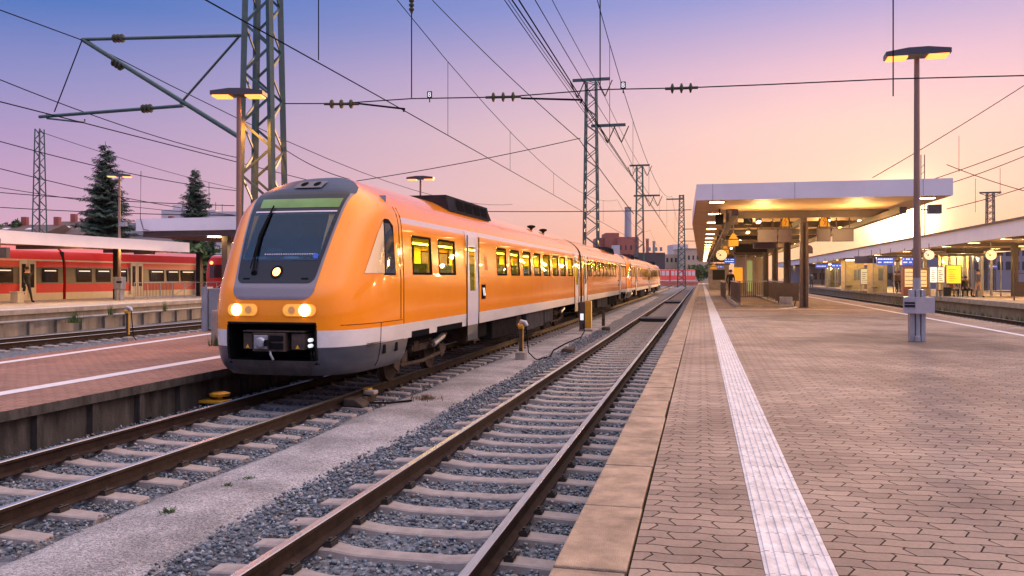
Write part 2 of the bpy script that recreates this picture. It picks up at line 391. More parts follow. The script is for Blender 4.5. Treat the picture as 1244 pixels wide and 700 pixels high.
def track(xc, y0, y1, label, first, near):
    t = empty('railway_track', (xc, 0, 0), label=label, cat='track')
    for s in (-1, 1):
        MB().prism([(s * .7535 + x, z) for x, z in RAIL], y0, y1, 0, mats=[0, 0, 0, 0, 0, 0, 1, 1, 1, 0, 0, 0, 0, 0]).build('rail', [m_railside, m_railtop], t)
    me = None; y = first; n = 0; far_b = MB()
    while y < y1:
        if near <= n < near + 100:
            if me is None:
                o = sleeper_mesh().build('sleeper', [m_sleeper, m_clip], t, smooth=30); me = o.data
            else:
                o = bpy.data.objects.new('sleeper', me); COL.objects.link(o); o.parent = t
            o.location = (random.uniform(-.015, .015), y + random.uniform(-.012, .012), random.uniform(-.006, .004)); o.rotation_euler = (0, 0, random.uniform(-.008, .008))
        else:
            far_b.box(-1.3, 1.3, y - .12, y + .12, -.34, -.185)
        y += .64; n += 1
    if far_b.v: tag(far_b.build('sleepers', m_sleeper, t), kind='stuff')
    return t
track(-2.33, 1.0, 240, 'empty railway track beside the main platform, bright worn rails on concrete sleepers', 1.12, 3)
track(-6.74, 2.0, 240, 'railway track carrying the orange train, rust brown rails on concrete sleepers', 2.10, 3)
track(-21.6, 14.0, 240, 'rusty railway track in front of the far left platform wall', 14.3, 0)
track(13.45, 20.0, 240, 'dark railway track below the wall of the right hand platform', 20.2, 0)

# loose ballast stones
def stones():
    T = []
    for k in range(10):
        bm = bmesh.new(); pr = np.random.default_rng(k + 3).normal(size=(11, 3)); pr /= np.linalg.norm(pr, axis=1)[:, None]
        pr *= np.random.default_rng(k + 30).uniform(.75, 1.1, size=(11, 1)); pr *= np.array([1, .8, .62])
        for q in pr: bm.verts.new(q)
        bmesh.ops.convex_hull(bm, input=bm.verts); bmesh.ops.triangulate(bm, faces=bm.faces)
        loose = [v for v in bm.verts if not v.link_faces]
        if loose: bmesh.ops.delete(bm, geom=loose, context='VERTS')
        bm.verts.index_update()
        T.append((np.array([v.co[:] for v in bm.verts]), np.array([[v.index for v in f.verts] for f in bm.faces]))); bm.free()
    V, Fc, MI = [], [], []; off = 0
    def ok(x, y):
        v = (-x * math.sin(YAW) + y * math.cos(YAW)); h = x * math.cos(YAW) + y * math.sin(YAW)
        return v > 1.5 and abs(h / v) < .68 and (2.3 / v) < .5 + .2
    for xc, xa, xb, ya, yb in ((-2.33, None, -.66, 3.2, 34), (-6.74, -8.35, None, 5.5, 34)):
        y = ya
        while y < yb:
            dens = 430 if y < 9 else (300 if y < 14 else (170 if y < 22 else 90))
            size = 1.0 if y < 9 else (1.12 if y < 14 else 1.3)
            dy = .25
            pe = path_edges(y)
            x0 = pe[1] - .05 if xa is None else xa
            x1 = pe[0] + .05 if xb is None else xb
            n = int(dens * dy * (x1 - x0))
            for _ in range(n):
                x = rng.uniform(x0, x1); yy = y + rng.uniform(0, dy)
                if not ok(x, yy): continue
                dx = abs(x - xc); first = 1.12 if xc > -3 else 2.10
                ph = ((yy - first + .32) % .64) - .32
                if abs(dx - .7535) < .10 and rng.random() < .93: continue
                if dx < 1.33 and abs(ph) < .115 and rng.random() < .965: continue
                s = rng.uniform(.017, .034) * size * (1.15 if rng.random() < .12 else 1)
                z = -.225 + rng.uniform(-.012, .03)
                if dx > 1.25: z += .012 + .02 * rng.random()
                if dx < .6: z -= .018
                edge = min(abs(x - pe[1]), abs(x - pe[0]))
                if edge < .12: z -= .012; s *= .85
                tv, tf = T[rng.integers(10)]
                a, b_, c_ = rng.uniform(0, 6.28, 3)
                Rm = np.array(Matrix.Rotation(a, 3, 'Z') @ Matrix.Rotation(rng.uniform(-.7, .7), 3, 'X') @ Matrix.Rotation(rng.uniform(-.5, .5), 3, 'Y'))
                V.append((tv * s) @ Rm.T + np.array([x, yy, z])); Fc.append(tf + off); off += len(tv)
                u = rng.random(); MI += [0 if u < .34 else (1 if u < .62 else (2 if u < .86 else (3 if u < .95 else 4)))] * len(tf)
            y += dy
    V = np.concatenate(V); Fc = np.concatenate(Fc)
    me = bpy.data.meshes.new('ballast_stones'); me.vertices.add(len(V)); me.vertices.foreach_set('co', V.astype(np.float32).ravel())
    me.loops.add(len(Fc) * 3); me.loops.foreach_set('vertex_index', Fc.astype(np.int32).ravel())
    me.polygons.add(len(Fc)); me.polygons.foreach_set('loop_start', np.arange(0, len(Fc) * 3, 3, dtype=np.int32))
    me.polygons.foreach_set('material_index', np.array(MI, dtype=np.int32))
    for nme, c in (('stone_blue', (.12, .152, .19)), ('stone_dark', (.065, .077, .098)), ('stone_grey', (.205, .23, .26)), ('stone_brown', (.18, .145, .13)), ('stone_pale', (.34, .335, .355))):
        me.materials.append(M(nme, c, .75, var=.3, scale=25, bump=.3, bscale=90))
    me.update(calc_edges=True); me.validate()
    o = bpy.data.objects.new('ballast_stones', me); COL.objects.link(o)
    tag(o, 'loose blue grey crushed stone ballast around the sleepers of both near tracks', 'ballast', kind='stuff')
stones()

# ------------------------------------------------------------------ platforms
Y0P, Y1P = -3, 190
pl = MB().box(-.30, 7.55, Y0P, Y1P, -.3, .755).box(-.45, -.30, Y0P, Y1P, -.3, .55).build('platform', [m_conc]); tag(pl, kind='structure')
MB().face([(-.30, Y0P, .760), (.262, Y0P, .760), (.262, Y1P, .760), (-.30, Y1P, .760)]).face([(.568, Y0P, .760), (7.55, Y0P, .760), (7.55, Y1P, .760), (.568, Y1P, .760)]).build('paving', m_pave, pl, fix=False)
es = MB(); y = -1.45
while y < Y1P:
    j = random.uniform(-.004, .004)
    es.box(-.635 + j, -.316 + j + random.uniform(-.005, .003), y, y + .985, .56, .76 + random.uniform(-.003, .003)); y += 1.0
es.build('edge_slabs', m_slab, pl, bevel=.008)
es = MB(); y = -1.45
while y < Y1P: es.box(7.56, 7.85, y, y + .985, .56, .76); y += 1.0
es.build('edge_slabs', m_slab, pl)
# tactile strip: grooved white slabs
tp = []; n = 7; wS = .30 / n
for k in range(n):
    x = .265 + k * wS
    tp += [(x, .7605), (x + wS * .32, .7605), (x + wS * .42, .7665), (x + wS * .9, .7665)]
tp += [(.565, .7605), (.565, .74), (.265, .74)]
ts = MB(); y = -.78
while y < 130:
    ts.prism([(a, b + random.choice((0, 0, .0015))) for a, b in tp], y, y + .289); y += .295
m_tact = M('tactile_white', (.52, .47, .46), .85, var=.3, scale=11, bump=.15, bscale=120)
ts.build('tactile_strip', m_tact, pl)
wl = MB().face([(6.70, 12, .7645), (6.86, 12, .7645), (6.86, Y1P, .7645), (6.70, Y1P, .7645)])
wl.face([(.62, 33.3, .7645), (6.65, 33.9, .7645), (6.65, 34.1, .7645), (.62, 33.5, .7645)])
wl.face([(2.9, 34.2, .7645), (3.3, 34.25, .7645), (4.3, 36.9, .7645), (3.9, 36.9, .7645)])
wl.build('painted_line', m_white, pl, fix=False)

# middle platform (left)
lp = [(-8.32, 1), (-8.32, 60), (-15.4, 60), (-15.1, 26), (-14.8, 22.5), (-13.75, 13.8), (-13.2, 8), (-13.2, 1)]
def slab(name, poly, z0, z1, mats, parent=None):
    b = MB(); n = len(poly)
    b.face([(x, y, z1) for x, y in poly], 1)
    for i in range(n):
        a, c = poly[i], poly[(i + 1) % n]
        b.face([(a[0], a[1], z0), (c[0], c[1], z0), (c[0], c[1], z1), (a[0], a[1], z1)], 0)
    return b.build(name, mats, parent, fix=False)
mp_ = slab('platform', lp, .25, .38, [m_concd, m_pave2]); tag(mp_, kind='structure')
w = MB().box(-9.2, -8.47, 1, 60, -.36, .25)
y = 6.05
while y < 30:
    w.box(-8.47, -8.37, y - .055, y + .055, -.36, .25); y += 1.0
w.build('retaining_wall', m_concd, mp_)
l2 = MB()
def strip(b, pts, wd, z):
    for (x0, y0), (x1, y1) in zip(pts[:-1], pts[1:]): b.face([(x0 - wd / 2, y0, z), (x0 + wd / 2, y0, z), (x1 + wd / 2, y1, z), (x1 - wd / 2, y1, z)])
strip(l2, [(-9.5, 2), (-9.6, 9), (-9.66, 16), (-9.66, 60)], .30, .386)
strip(l2, [(-12.35, 2), (-12.95, 12), (-13.85, 21.2), (-14.6, 32)], .26, .386)
l2.build('painted_line', m_white, mp_, fix=False)

# far left platform
E = [(-24.9, 10), (-25.2, 18), (-25.5, 25.7), (-26.1, 32), (-27.7, 43.4), (-30, 60), (-34, 90)]
fp = slab('platform', E + [(-35.7, 90), (-35.7, 10)], .58, .76, [m_conc, M('far_paving', (.36, .30, .25), .85, var=.2, scale=2)]); tag(fp, kind='structure')
b = MB()
for (x0, y0), (x1, y1) in zip(E[:-1], E[1:]):
    b.face([(x0 - .12, y0, -.3), (x1 - .12, y1, -.3), (x1 - .12, y1, .58), (x0 - .12, y0, .58)])
    k = max(1, int((y1 - y0) / 1.5))
    for i in range(k):
        f = i / k; x, y = x0 + (x1 - x0) * f, y0 + (y1 - y0) * f
        b.box(x - .14, x + .02, y - .1, y + .1, -.3, .3)
b.build('retaining_wall', M('wall_concrete', (.20, .175, .15), .9, var=.4, scale=1.5, bump=.3, stretch=(1, 1, .3)), fp)
b = MB(); strip(b, [(x - .55, y) for x, y in E], .35, .768); b.build('painted_line', m_white, fp, fix=False)
cc = MB(); cc.tube([(x + .1, y, .33) for x, y in E], .05, 8)
tag(cc.build('cable_pipe', m_grey), 'long grey cable pipe running along the wall of the far left platform', 'pipe')

# right-hand platform
rp = slab('platform', [(15.0, 12), (24.5, 12), (24.5, 190), (15.0, 190)], .5, .76, [m_conc, M('far_paving_warm', (.38, .31, .24), .85, var=.2, scale=2)]); tag(rp, kind='structure')
w = MB().box(15.12, 15.6, 12, 190, -.3, .5); w.build('retaining_wall', M('wall_mossy', (.15, .13, .105), .9, var=.4, scale=1.2, bump=.3), rp)
b = MB(); strip(b, [(15.7, 12), (15.7, 190)], .2, .766); b.build('painted_line', m_white, rp, fix=False)

# ------------------------------------------------------------------ orange train
m_or = M('train_orange', (1.0, .285, .002), .18, var=.04, scale=1.2, coat=.6, spec=.25, tint=(1, .31, .004), bump=.05, bscale=1.6)
m_tw = M('train_white', (.70, .66, .64), .3, var=.14, scale=3, stretch=(1, .25, 1), coat=.6)
m_tg = M('train_skirt_grey', (.055, .068, .095), .4, var=.35, scale=2.5, stretch=(1, .5, 1), tint=(.075, .08, .098), coat=.3)
m_tmask = M('train_mask_grey', (.19, .155, .175), .35, var=.06, coat=.25)
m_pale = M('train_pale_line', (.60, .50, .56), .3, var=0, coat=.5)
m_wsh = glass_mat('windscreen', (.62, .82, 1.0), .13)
m_wsh.node_tree.nodes['Glossy BSDF'].inputs['Color'].default_value = (.55, .75, 1, 1)  # sky blue put into the windscreen's reflection colour
m_panel = M('dark_panel', (.016, .015, .022), .4, var=0, spec=.3)
m_frame = M('window_rubber', (.018, .017, .016), .5, spec=0, var=0)
m_train_in = M('train_lining', (.62, .50, .08), .6, var=0)
m_tlight = M('train_ceiling_light', (1, .9, .4), .5, var=0, emit=(1, .74, .08), estr=34)
m_seat = M('train_seat', (.03, .035, .05), .7, var=.2)
m_tglass = glass_mat('train_glass', (.88, .86, .42), .075)
m_hl = M('headlight_glow', (1, .9, .6), .4, var=0, emit=(1, .66, .20), estr=14)
m_hl3 = M('amber_lamp_glow', (1, .7, .3), .4, var=0, emit=(1, .42, .08), estr=5)
m_hl2 = M('headlight_lens', (.95, .42, .05), .15, var=0, coat=1, emit=(1, .45, .04), estr=.5)
m_under = M('underframe', (.02, .018, .017), .7, spec=0, var=.4, scale=4, bump=.3)
m_under2 = M('dusty_steel', (.08, .06, .048), .75, spec=0, var=.4, scale=5, bump=.3)
m_door = M('train_door', (.60, .58, .66), .3, var=.05, coat=.5)
m_dest = M('destination_display', (.06, .12, .03), .3, var=.6, scale=1.5, emit=(.20, .36, .05), estr=.26)

BZ = [(.43, 1.22), (.5, 1.31), (.62, 1.37), (.75, 1.395), (.90, 1.41), (1.17, 1.42), (2.0, 1.42), (2.9, 1.375), (3.02, 1.362), (3.12, 1.342), (3.2, 1.312), (3.3, 1.255), (3.4, 1.175), (3.5, 1.07), (3.6, .93), (3.7, .76), (3.78, .58), (3.83, .42), (3.86, .28), (3.875, .14), (3.88, .02)]
def interp(tb, x):
    if x <= tb[0][0]: return tb[0][1]
    for (a, b), (c, d) in zip(tb[:-1], tb[1:]):
        if x <= c: return b + (d - b) * (x - a) / (c - a)
    return tb[-1][1]
def WZ(z): return interp(BZ, z)
YF = [(.43, .20), (.55, .10), (.7, .04), (.95, .0), (1.5, .0), (1.7, .035), (1.85, .09), (2.0, .17), (2.3, .32), (2.7, .54), (3.1, .79), (3.3, .93), (3.45, 1.07), (3.55, 1.2), (3.65, 1.38), (3.74, 1.6), (3.80, 1.83), (3.84, 2.02), (3.87, 2.2), (3.88, 2.27)]
YE = 2.3; QA, QB = 5.0, .35
def nose_y(q, z):
    yf = interp(YF, z); return yf + (YE - yf) * (1 - (1 - min(1, abs(q)) ** QA) ** QB)
def nose_pt(x, z, off=0.0):
    w_ = WZ(z); q = max(-1, min(1, x / w_)); p = Vector((x, nose_y(q, z), z))
    if off:
        e = .01; q2 = min(1, (abs(x) + e) / w_) * (1 if x >= 0 else -1)
        dx = Vector((abs(q2) * w_ - abs(x), nose_y(q2, z) - p.y, 0)); dx.x *= (1 if x >= 0 else -1)
        if dx.length < 1e-6: dx = Vector((0, 1, 0))
        z2 = z + .02; dz = Vector((q * WZ(z2) - x, nose_y(q, z2) - p.y, .02))
        n = dx.cross(dz)
        if n.length > 1e-9:
            n.normalize()
            if n.y > 0 and abs(n.y) > abs(n.x): n = -n
            if abs(n.x) >= abs(n.y) and n.x * x < 0: n = -n
            p = p + n * off
    return p
def nose_side_y(z, y):
    """x on the nose flank at depth y"""
    yf = interp(YF, z); s = max(0, min(1, (y - yf) / (YE - yf))); return WZ(z) * (1 - (1 - s) ** (1 / QB)) ** (1 / QA)

def nose_patch(zs, xl, xr, n, off, m=0, b=None):
    b = b or MB(); base = len(b.v)
    for z in zs:
        l_, r_ = xl(z), xr(z)
        for k in range(n + 1): b.v.append(tuple(nose_pt(l_ + (r_ - l_) * k / n, z, off)))
    for j in range(len(zs) - 1):
        for k in range(n):
            a = base + j * (n + 1) + k; b.f.append((a, a + 1, a + n + 2, a + n + 1)); b.m.append(m)
    return b
def lin(*pts): return lambda z: interp(list(pts), z)
def rounded(z0, z1, half, r):
    """half width with rounded corners between z0 and z1"""
    def f(z):
        h = half(z) if callable(half) else half; d = min(z - z0, z1 - z)
        return h if d >= r else h - r + math.sqrt(max(0, r * r - (r - max(0, d)) ** 2))
    return f
def ladder(z0, z1, n, r=.0):
    zs = list(np.linspace(z0, z1, n))
    if r: zs += [z0 + r * f for f in (.02, .1, .25, .5, .75)] + [z1 - r * f for f in (.02, .1, .25, .5, .75)]
    return sorted(set(float(z) for z in zs))

WIN = [(2.78, 3.91), (4.39, 5.57), (9.4, 10.5), (11.05, 12.2), (12.75, 13.9), (14.45, 15.55), (16.1, 17.35), (17.9, 19.1), (19.6, 20.8), (21.5, 22.75)]
DOORS = [(6.43, 7.45), (23.2, 24.3)]
LEN = 24.9
def make_car(train):
    car_b = MB()
    # nose shell
    zs = sorted(set([.43, .48, .55, .62, .68, .75, .82, .90, 1.0, 1.09, 1.17, 1.23, 1.29, 1.4, 1.5, 1.6, 1.7, 1.78, 1.85, 1.92, 2.0, 2.1, 2.2, 2.3, 2.5, 2.7, 2.9, 3.0, 3.1, 3.2, 3.3, 3.4, 3.5, 3.55, 3.6, 3.65, 3.7, 3.74, 3.78, 3.81, 3.83, 3.85, 3.86, 3.87, 3.875, 3.88]))
    qh = [0, .1, .2, .3, .4, .48, .55, .60, .65, .70, .74, .78, .81]
    s0 = 1 - (1 - .81 ** QA) ** QB
    for k in range(1, 17):
        s = s0 + (1 - s0) * k / 16; qh.append((1 - (1 - s) ** (1 / QB)) ** (1 / QA))
    qs = [-q for q in reversed(qh[1:])] + qh
    base = len(car_b.v)
    for z in zs:
        for q in qs: car_b.v.append((WZ(z) * q, nose_y(q, z), z))
    nq = len(qs)
    for j in range(len(zs) - 1):
        zm = (zs[j] + zs[j + 1]) / 2
        for k in range(nq - 1):
            qm = (qs[k] + qs[k + 1]) / 2
            if abs(qm) < .55 and .68 < zm < 1.29: continue
            if abs(qm) < .48 and 2.3 < zm < 3.1: continue
            mat = 2 if zm < .90 else (1 if zm < 1.17 else 0)
            a = base + j * nq + k; car_b.f.append((a, a + 1, a + nq + 1, a + nq)); car_b.m.append(mat)
    # body shell with window openings
    ycuts = sorted(set([YE, LEN] + [v for w_ in WIN for v in w_] + [v for w_ in DOORS for v in w_]))
    zc = [.89, 1.17, 1.6, 1.72, 2.08, 2.74, 2.81, 2.92, 3.02, 3.12] + [z for z, _ in BZ if z > 3.13]
    for s in (-1, 1):
        for (ya, yb) in zip(ycuts[:-1], ycuts[1:]):
            ym = (ya + yb) / 2
            isw = any(a < ym < b_ for a, b_ in WIN)
            for (za, zb) in zip(zc[:-1], zc[1:]):
                zm = (za + zb) / 2
                if isw and 2.08 < zm < 2.81: continue
                if 1.72 < zm < 2.74 and any(a < ym < c for a, c in DOORS): continue
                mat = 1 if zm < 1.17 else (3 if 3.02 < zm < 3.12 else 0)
                car_b.face([(s * WZ(za), ya, za), (s * WZ(za), yb, za), (s * WZ(zb), yb, zb), (s * WZ(zb), ya, zb)], mat)
    car_b.face([(-.02, YE, 3.88), (.02, YE, 3.88), (.02, LEN, 3.88), (-.02, LEN, 3.88)], 0)
    # end wall and floor pan
    car_b.face([(-1.40, LEN, .9), (1.40, LEN, .9), (1.36, LEN, 3.0), (1.0, LEN, 3.55), (0, LEN, 3.86), (-1.0, LEN, 3.55), (-1.36, LEN, 3.0)], 4)
    car_b.face([(-1.40, .8, .92), (1.40, .8, .92), (1.40, LEN, .92), (-1.40, LEN, .92)], 4)
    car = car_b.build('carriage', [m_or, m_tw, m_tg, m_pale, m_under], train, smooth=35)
    # ---- interior
    b = MB()
    b.box(-1.3, 1.3, 2.5, LEN - .2, 1.0, 1.16, 1)
    b.face([(-1.3, 2.5, 2.93), (1.3, 2.5, 2.93), (1.3, LEN - .2, 2.93), (-1.3, LEN - .2, 2.93)], 0)
    b.face([(-1.3, 2.5, 1.1), (1.3, 2.5, 1.1), (1.3, 2.5, 2.95), (-1.3, 2.5, 2.95)], 0)
    b.face([(-1.3, 24.6, 1.1), (1.3, 24.6, 1.1), (1.3, 24.6, 2.95), (-1.3, 24.6, 2.95)], 0)
    for s in (-1, 1):
        b.face([(s * .55, 2.8, 2.92), (s * .85, 2.8, 2.92), (s * .85, LEN - .5, 2.92), (s * .55, LEN - .5, 2.92)], 2)
        for ya, yb in zip(ycuts[:-1], ycuts[1:]):
            ym = (ya + yb) / 2
            if any(a < ym < c for a, c in WIN): b.box(s * 1.33, s * 1.35, ya, yb, 1.1, 2.06, 0)
            elif any(a < ym < c for a, c in DOORS): b.box(s * 1.325, s * 1.34, ya, yb, 1.1, 1.70, 0)
            else: b.box(s * 1.325, s * 1.34, ya, yb, 1.1, 2.95, 0)
    b.build('interior', [m_train_in, m_under, m_tlight], car, fix=False)
    b = MB()
    for s in (-1, 1):
        y = 9.0
        while y < 22.8:
            b.box(s * .42, s * 1.28, y, y + .14, 1.5, 2.38); b.box(s * .42, s * 1.28, y - .42, y, 1.5, 1.64); y += .86
        for y in (2.95, 4.0, 4.9): b.box(s * .5, s * 1.25, y, y + .12, 1.5, 2.3)
    b.build('seat_rows', m_seat, car)
    # ---- windows: rubber frame + pane
    for s in (-1, 1):
        for a, c in WIN:
            f = MB(); x1, x2 = WZ(2.08), WZ(2.81); t = .035; e = .006
            P = lambda y, z: (s * (x1 + (x2 - x1) * (z - 2.08) / .73 + e), y, z)
            o4 = [(a - .01, 2.07), (c + .01, 2.07), (c + .01, 2.82), (a - .01, 2.82)]; i4 = [(a + t, 2.08 + t), (c - t, 2.08 + t), (c - t, 2.81 - t), (a + t, 2.81 - t)]
            for k in range(4):
                k2 = (k + 1) % 4
                f.face([P(*o4[k]), P(*o4[k2]), P(*i4[k2]), P(*i4[k])], 0)
                q0, q1 = P(*i4[k]), P(*i4[k2]); f.face([q0, q1, (q1[0] - s * .03, q1[1], q1[2]), (q0[0] - s * .03, q0[1], q0[2])], 0)
            pts = [P(*q) for q in i4]; f.face([(x - s * .018, y, z) for x, y, z in pts], 1)
            f.build('window', [m_frame, m_tglass], car, fix=False)
        for a, c in DOORS:
            d = MB(); e = .012
            zz = [.53, .89, 1.2, 1.72, 2.74, 2.95, 3.10]; xx = lambda z: s * (max(WZ(z), 1.40 if z < 1 else 0) + e)
            wy0, wy1 = a + .26, c - .26
            for za, zb in zip(zz[:-1], zz[1:]):
                for ya, yb in ((a, wy0), (wy0, wy1), (wy1, c)):
                    if za == 1.72 and ya == wy0: continue
                    d.face([(xx(za), ya, za), (xx(za), yb, za), (xx(zb), yb, zb), (xx(zb), ya, zb)], 2 if zb <= .9 else 0)
            for y in (a, c): 
                d.box(min(xx(2) - s * .012, xx(2) + s * .01), max(xx(2) - s * .012, xx(2) + s * .01), y - .012, y + .012, .53, 3.0, 1)
            d.box(min(s * 1.40, s * 1.432), max(s * 1.40, s * 1.432), wy0 - .02, wy1 + .02, 1.70, 1.72, 1)
            d.face([(xx(1.72) - s * .01, wy0, 1.72), (xx(1.72) - s * .01, wy1, 1.72), (xx(2.74) - s * .01, wy1, 2.74), (xx(2.74) - s * .01, wy0, 2.74)], 3)
            d.build('door', [m_door, m_frame, m_tg, m_tglass], car, fix=False)
    # ---- nose details
    hw = lin((1.6, .68), (1.8, .715), (2.0, .735), (2.5, .79), (3.0, .845), (3.4, .89), (3.5, .91), (3.6, .84), (3.7, .70), (3.78, .54), (3.85, .26), (3.876, .12))
    hwr = lambda z: min(hw(z), WZ(z) * .985) if z > 1.86 else min(hw(z), hw(z) - .16 + math.sqrt(max(0, .16 ** 2 - (.16 - min(.16, max(0, z - 1.66))) ** 2)))
    h2 = lin((1.9, .66), (2.05, .695), (2.5, .755), (3.0, .81), (3.6, .87))
    r2 = rounded(1.92, 3.50, h2, .09)
    r3 = rounded(2.29, 3.10, lambda z: h2(z) - .05, .05)
    b = MB(); nose_patch(ladder(1.66, 1.96, 14, .12), lambda z: -hwr(z), hwr, 24, .006, 0, b)
    for s in (-1, 1): nose_patch(ladder(1.96, 3.46, 24), lambda z: s * (h2(z) - .05), lambda z: s * hwr(z), 4, .006, 0, b)
    b.build('front_mask', m_tmask, car, smooth=40)
    nose_patch(ladder(3.46, 3.876, 16), lambda z: -hwr(z), hwr, 24, .0065).build('front_cap', M('train_cap', (.042, .052, .085), .45, var=.08, spec=.15, scale=2), car, smooth=40)
    b = MB(); nose_patch(ladder(1.92, 2.32, 10, .09), lambda z: -r2(z), r2, 20, .011, 0, b); nose_patch(ladder(3.08, 3.50, 10, .09), lambda z: -r2(z), r2, 20, .011, 0, b)
    for s in (-1, 1): nose_patch(ladder(2.32, 3.08, 12), lambda z: s * (h2(z) - .075), lambda z: s * r2(z), 4, .011, 0, b)
    b.build('windscreen_surround', m_panel, car, smooth=40)
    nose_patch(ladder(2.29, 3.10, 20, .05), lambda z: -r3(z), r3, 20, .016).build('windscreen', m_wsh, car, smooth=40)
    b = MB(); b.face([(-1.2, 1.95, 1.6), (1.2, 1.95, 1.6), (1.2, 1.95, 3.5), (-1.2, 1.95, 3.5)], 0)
    b.face([(-1.0, .42, 2.24), (1.0, .42, 2.24), (1.1, .95, 2.38), (-1.1, .95, 2.38)], 1); b.face([(-1.1, .95, 2.38), (1.1, .95, 2.38), (1.1, 1.0, 1.6), (-1.1, 1.0, 1.6)], 1)
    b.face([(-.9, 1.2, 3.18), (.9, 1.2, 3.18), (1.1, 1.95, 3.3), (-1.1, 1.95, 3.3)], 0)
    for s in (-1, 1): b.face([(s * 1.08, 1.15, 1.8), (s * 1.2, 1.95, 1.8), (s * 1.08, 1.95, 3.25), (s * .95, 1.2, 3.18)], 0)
    b.box(-.28, .28, 1.35, 1.5, 1.9, 2.72, 2); b.box(-.14, .14, 1.36, 1.46, 2.74, 2.98, 2); b.box(-.5, -.2, .75, .8, 2.36, 2.52, 2); b.box(.1, .45, .75, .8, 2.36, 2.5, 2)
    b.box(.50, .95, 1.90, 1.94, 2.35, 3.1, 3); b.box(-.98, -.9, 1.0, 1.1, 2.3, 3.1, 1)
    b.build('cab', [M('cab_wall', (.17, .27, .42), .8, var=.1), M('cab_desk', (.30, .36, .42), .7, var=.1), m_seat, M('cab_lit_window', (.5, .3, .1), .5, var=.4, scale=6, emit=(1, .5, .1), estr=.5)], car, fix=False)  # cab wall coloured blue to stand for sky mirrored in the windscreen
    nose_patch(ladder(3.20, 3.36, 5), lambda z: -h2(z) + .16, lambda z: h2(z) - .05, 12, .016).build('destination_display', m_dest, car, smooth=40)
    nose_patch(ladder(3.115, 3.14, 3), lambda z: -h2(z) + .10, lambda z: h2(z) - .05, 12, .018).build('reflection_line', m_pale, car, smooth=40)  # pale reflection along the top of the windscreen, drawn as a strip
    b = MB()
    for k in range(22): x = -.30 + k * .042; nose_patch([2.385, 2.40], lambda z: x, lambda z: x + .026, 1, .019, 0, b)
    b.build('windscreen_strip', m_pale, car)
    b = MB()                                                    # wiper
    b.tube([nose_pt(-.40, 2.08, .05), nose_pt(-.435, 2.35, .06), nose_pt(-.46, 2.62, .06)], .018, 6)
    b.tube([nose_pt(-.47, 2.34, .04), nose_pt(-.46, 2.7, .05), nose_pt(-.40, 3.22, .045)], [.016, .030, .014], 6)
    b.tube([nose_pt(-.47, 2.15, .05), nose_pt(-.47, 2.5, .06)], .01, 6); b.lathe([(.05, -.01), (.05, .05)], tuple(nose_pt(-.40, 2.08, .02)), 10, 0, 'y')
    b.build('wiper', m_black, car)
    def disc(x, z, r, off, n=18, rx=None):
        b_ = MB(); c = nose_pt(x, z, off); pts = [nose_pt(x + (rx or r) * math.cos(2 * math.pi * k / n), z + r * math.sin(2 * math.pi * k / n), off) for k in range(n)]
        for k in range(n): b_.face([c, pts[k], pts[(k + 1) % n]])
        return b_
    disc(.62, 2.36, .045, .02).build('blue_sticker', M('sticker_blue', (.01, .08, .5), .4, var=0), car, smooth=40)
    disc(0, 2.10, .068, .022).build('headlight', m_hl3, car, smooth=40)
    b = disc(0, 2.10, .11, .016)
    b.build('headlight_rim', m_frame, car, smooth=40)
    for s in (-1, 1):
        b = MB(); z0, z1 = 1.385, 1.605; rr = rounded(z0, z1, .30, .108)
        nose_patch(ladder(z0, z1, 5, .1), lambda z: s * .50 - rr(z), lambda z: s * .50 + rr(z), 14, .006, 1, b)
        z0, z1 = 1.40, 1.59; rq = rounded(z0, z1, .275, .092)
        nose_patch(ladder(z0, z1, 5, .09), lambda z: s * .50 - rq(z), lambda z: s * .50 + rq(z), 14, .012, 0, b)
        hl = b.build('headlight_housing', [m_hl2, m_or], car, smooth=40)
        disc(s * .60, 1.495, .094, .022).build('headlight', m_hl, car, smooth=40)
        disc(s * .38, 1.495, .06, .02).build('tail_light', M('tail_lens', (.85, .42, .10), .15, var=0, coat=1) if s < 0 else bpy.data.materials['tail_lens'], car, smooth=40)
        sl_ = MB(); nose_patch([1.98, 2.005], lambda z: s * .52 - .06, lambda z: s * .52 + .06, 3, .016, 0, sl_); sl_.build('panel_slot', m_black, car)
        ln = MB()
        for (ya, yb, z_) in ((.02, .9, 1.235),):
            pass
        # cab side window: cream of the front pane is a painted reflection, rear pane darker
        def side_patch(z0, z1, yl, yr, n, off, mat, name):
            pb_ = MB(); zz = ladder(z0, z1, 10, .06)
            for z in zz:
                for k in range(n + 1):
                    y = yl(z) + (yr(z) - yl(z)) * k / n; pb_.v.append((s * (nose_side_y(z, y) + off), y, z))
            for j in range(len(zz) - 1):
                for k in range(n):
                    a = j * (n + 1) + k; pb_.f.append((a, a + 1, a + n + 2, a + n + 1)); pb_.m.append(0)
            return pb_.build(name, mat, car, smooth=40)
        side_patch(2.06, 3.05, lin((2.06, 1.38), (2.98, 1.44), (3.05, 1.56)), lin((2.06, 1.88), (2.95, 1.86), (3.05, 1.70)), 10, .005, m_frame, 'cab_window_frame')
        side_patch(2.09, 3.0, lin((2.09, .78), (2.8, 1.29), (2.95, 1.44), (3.0, 1.48)), lin((2.09, 1.40), (3.0, 1.49)), 6, .010, bpy.data.materials.get('cab_glass_sheen') or M('cab_glass_sheen', (.85, .72, .46), .12, var=0, metal=.9), 'cab_window')
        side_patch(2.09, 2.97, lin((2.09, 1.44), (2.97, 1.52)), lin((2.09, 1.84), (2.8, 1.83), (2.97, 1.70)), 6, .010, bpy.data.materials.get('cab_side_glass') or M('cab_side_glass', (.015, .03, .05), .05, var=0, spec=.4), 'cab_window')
        # fine panel joints on the flank
        j = MB()
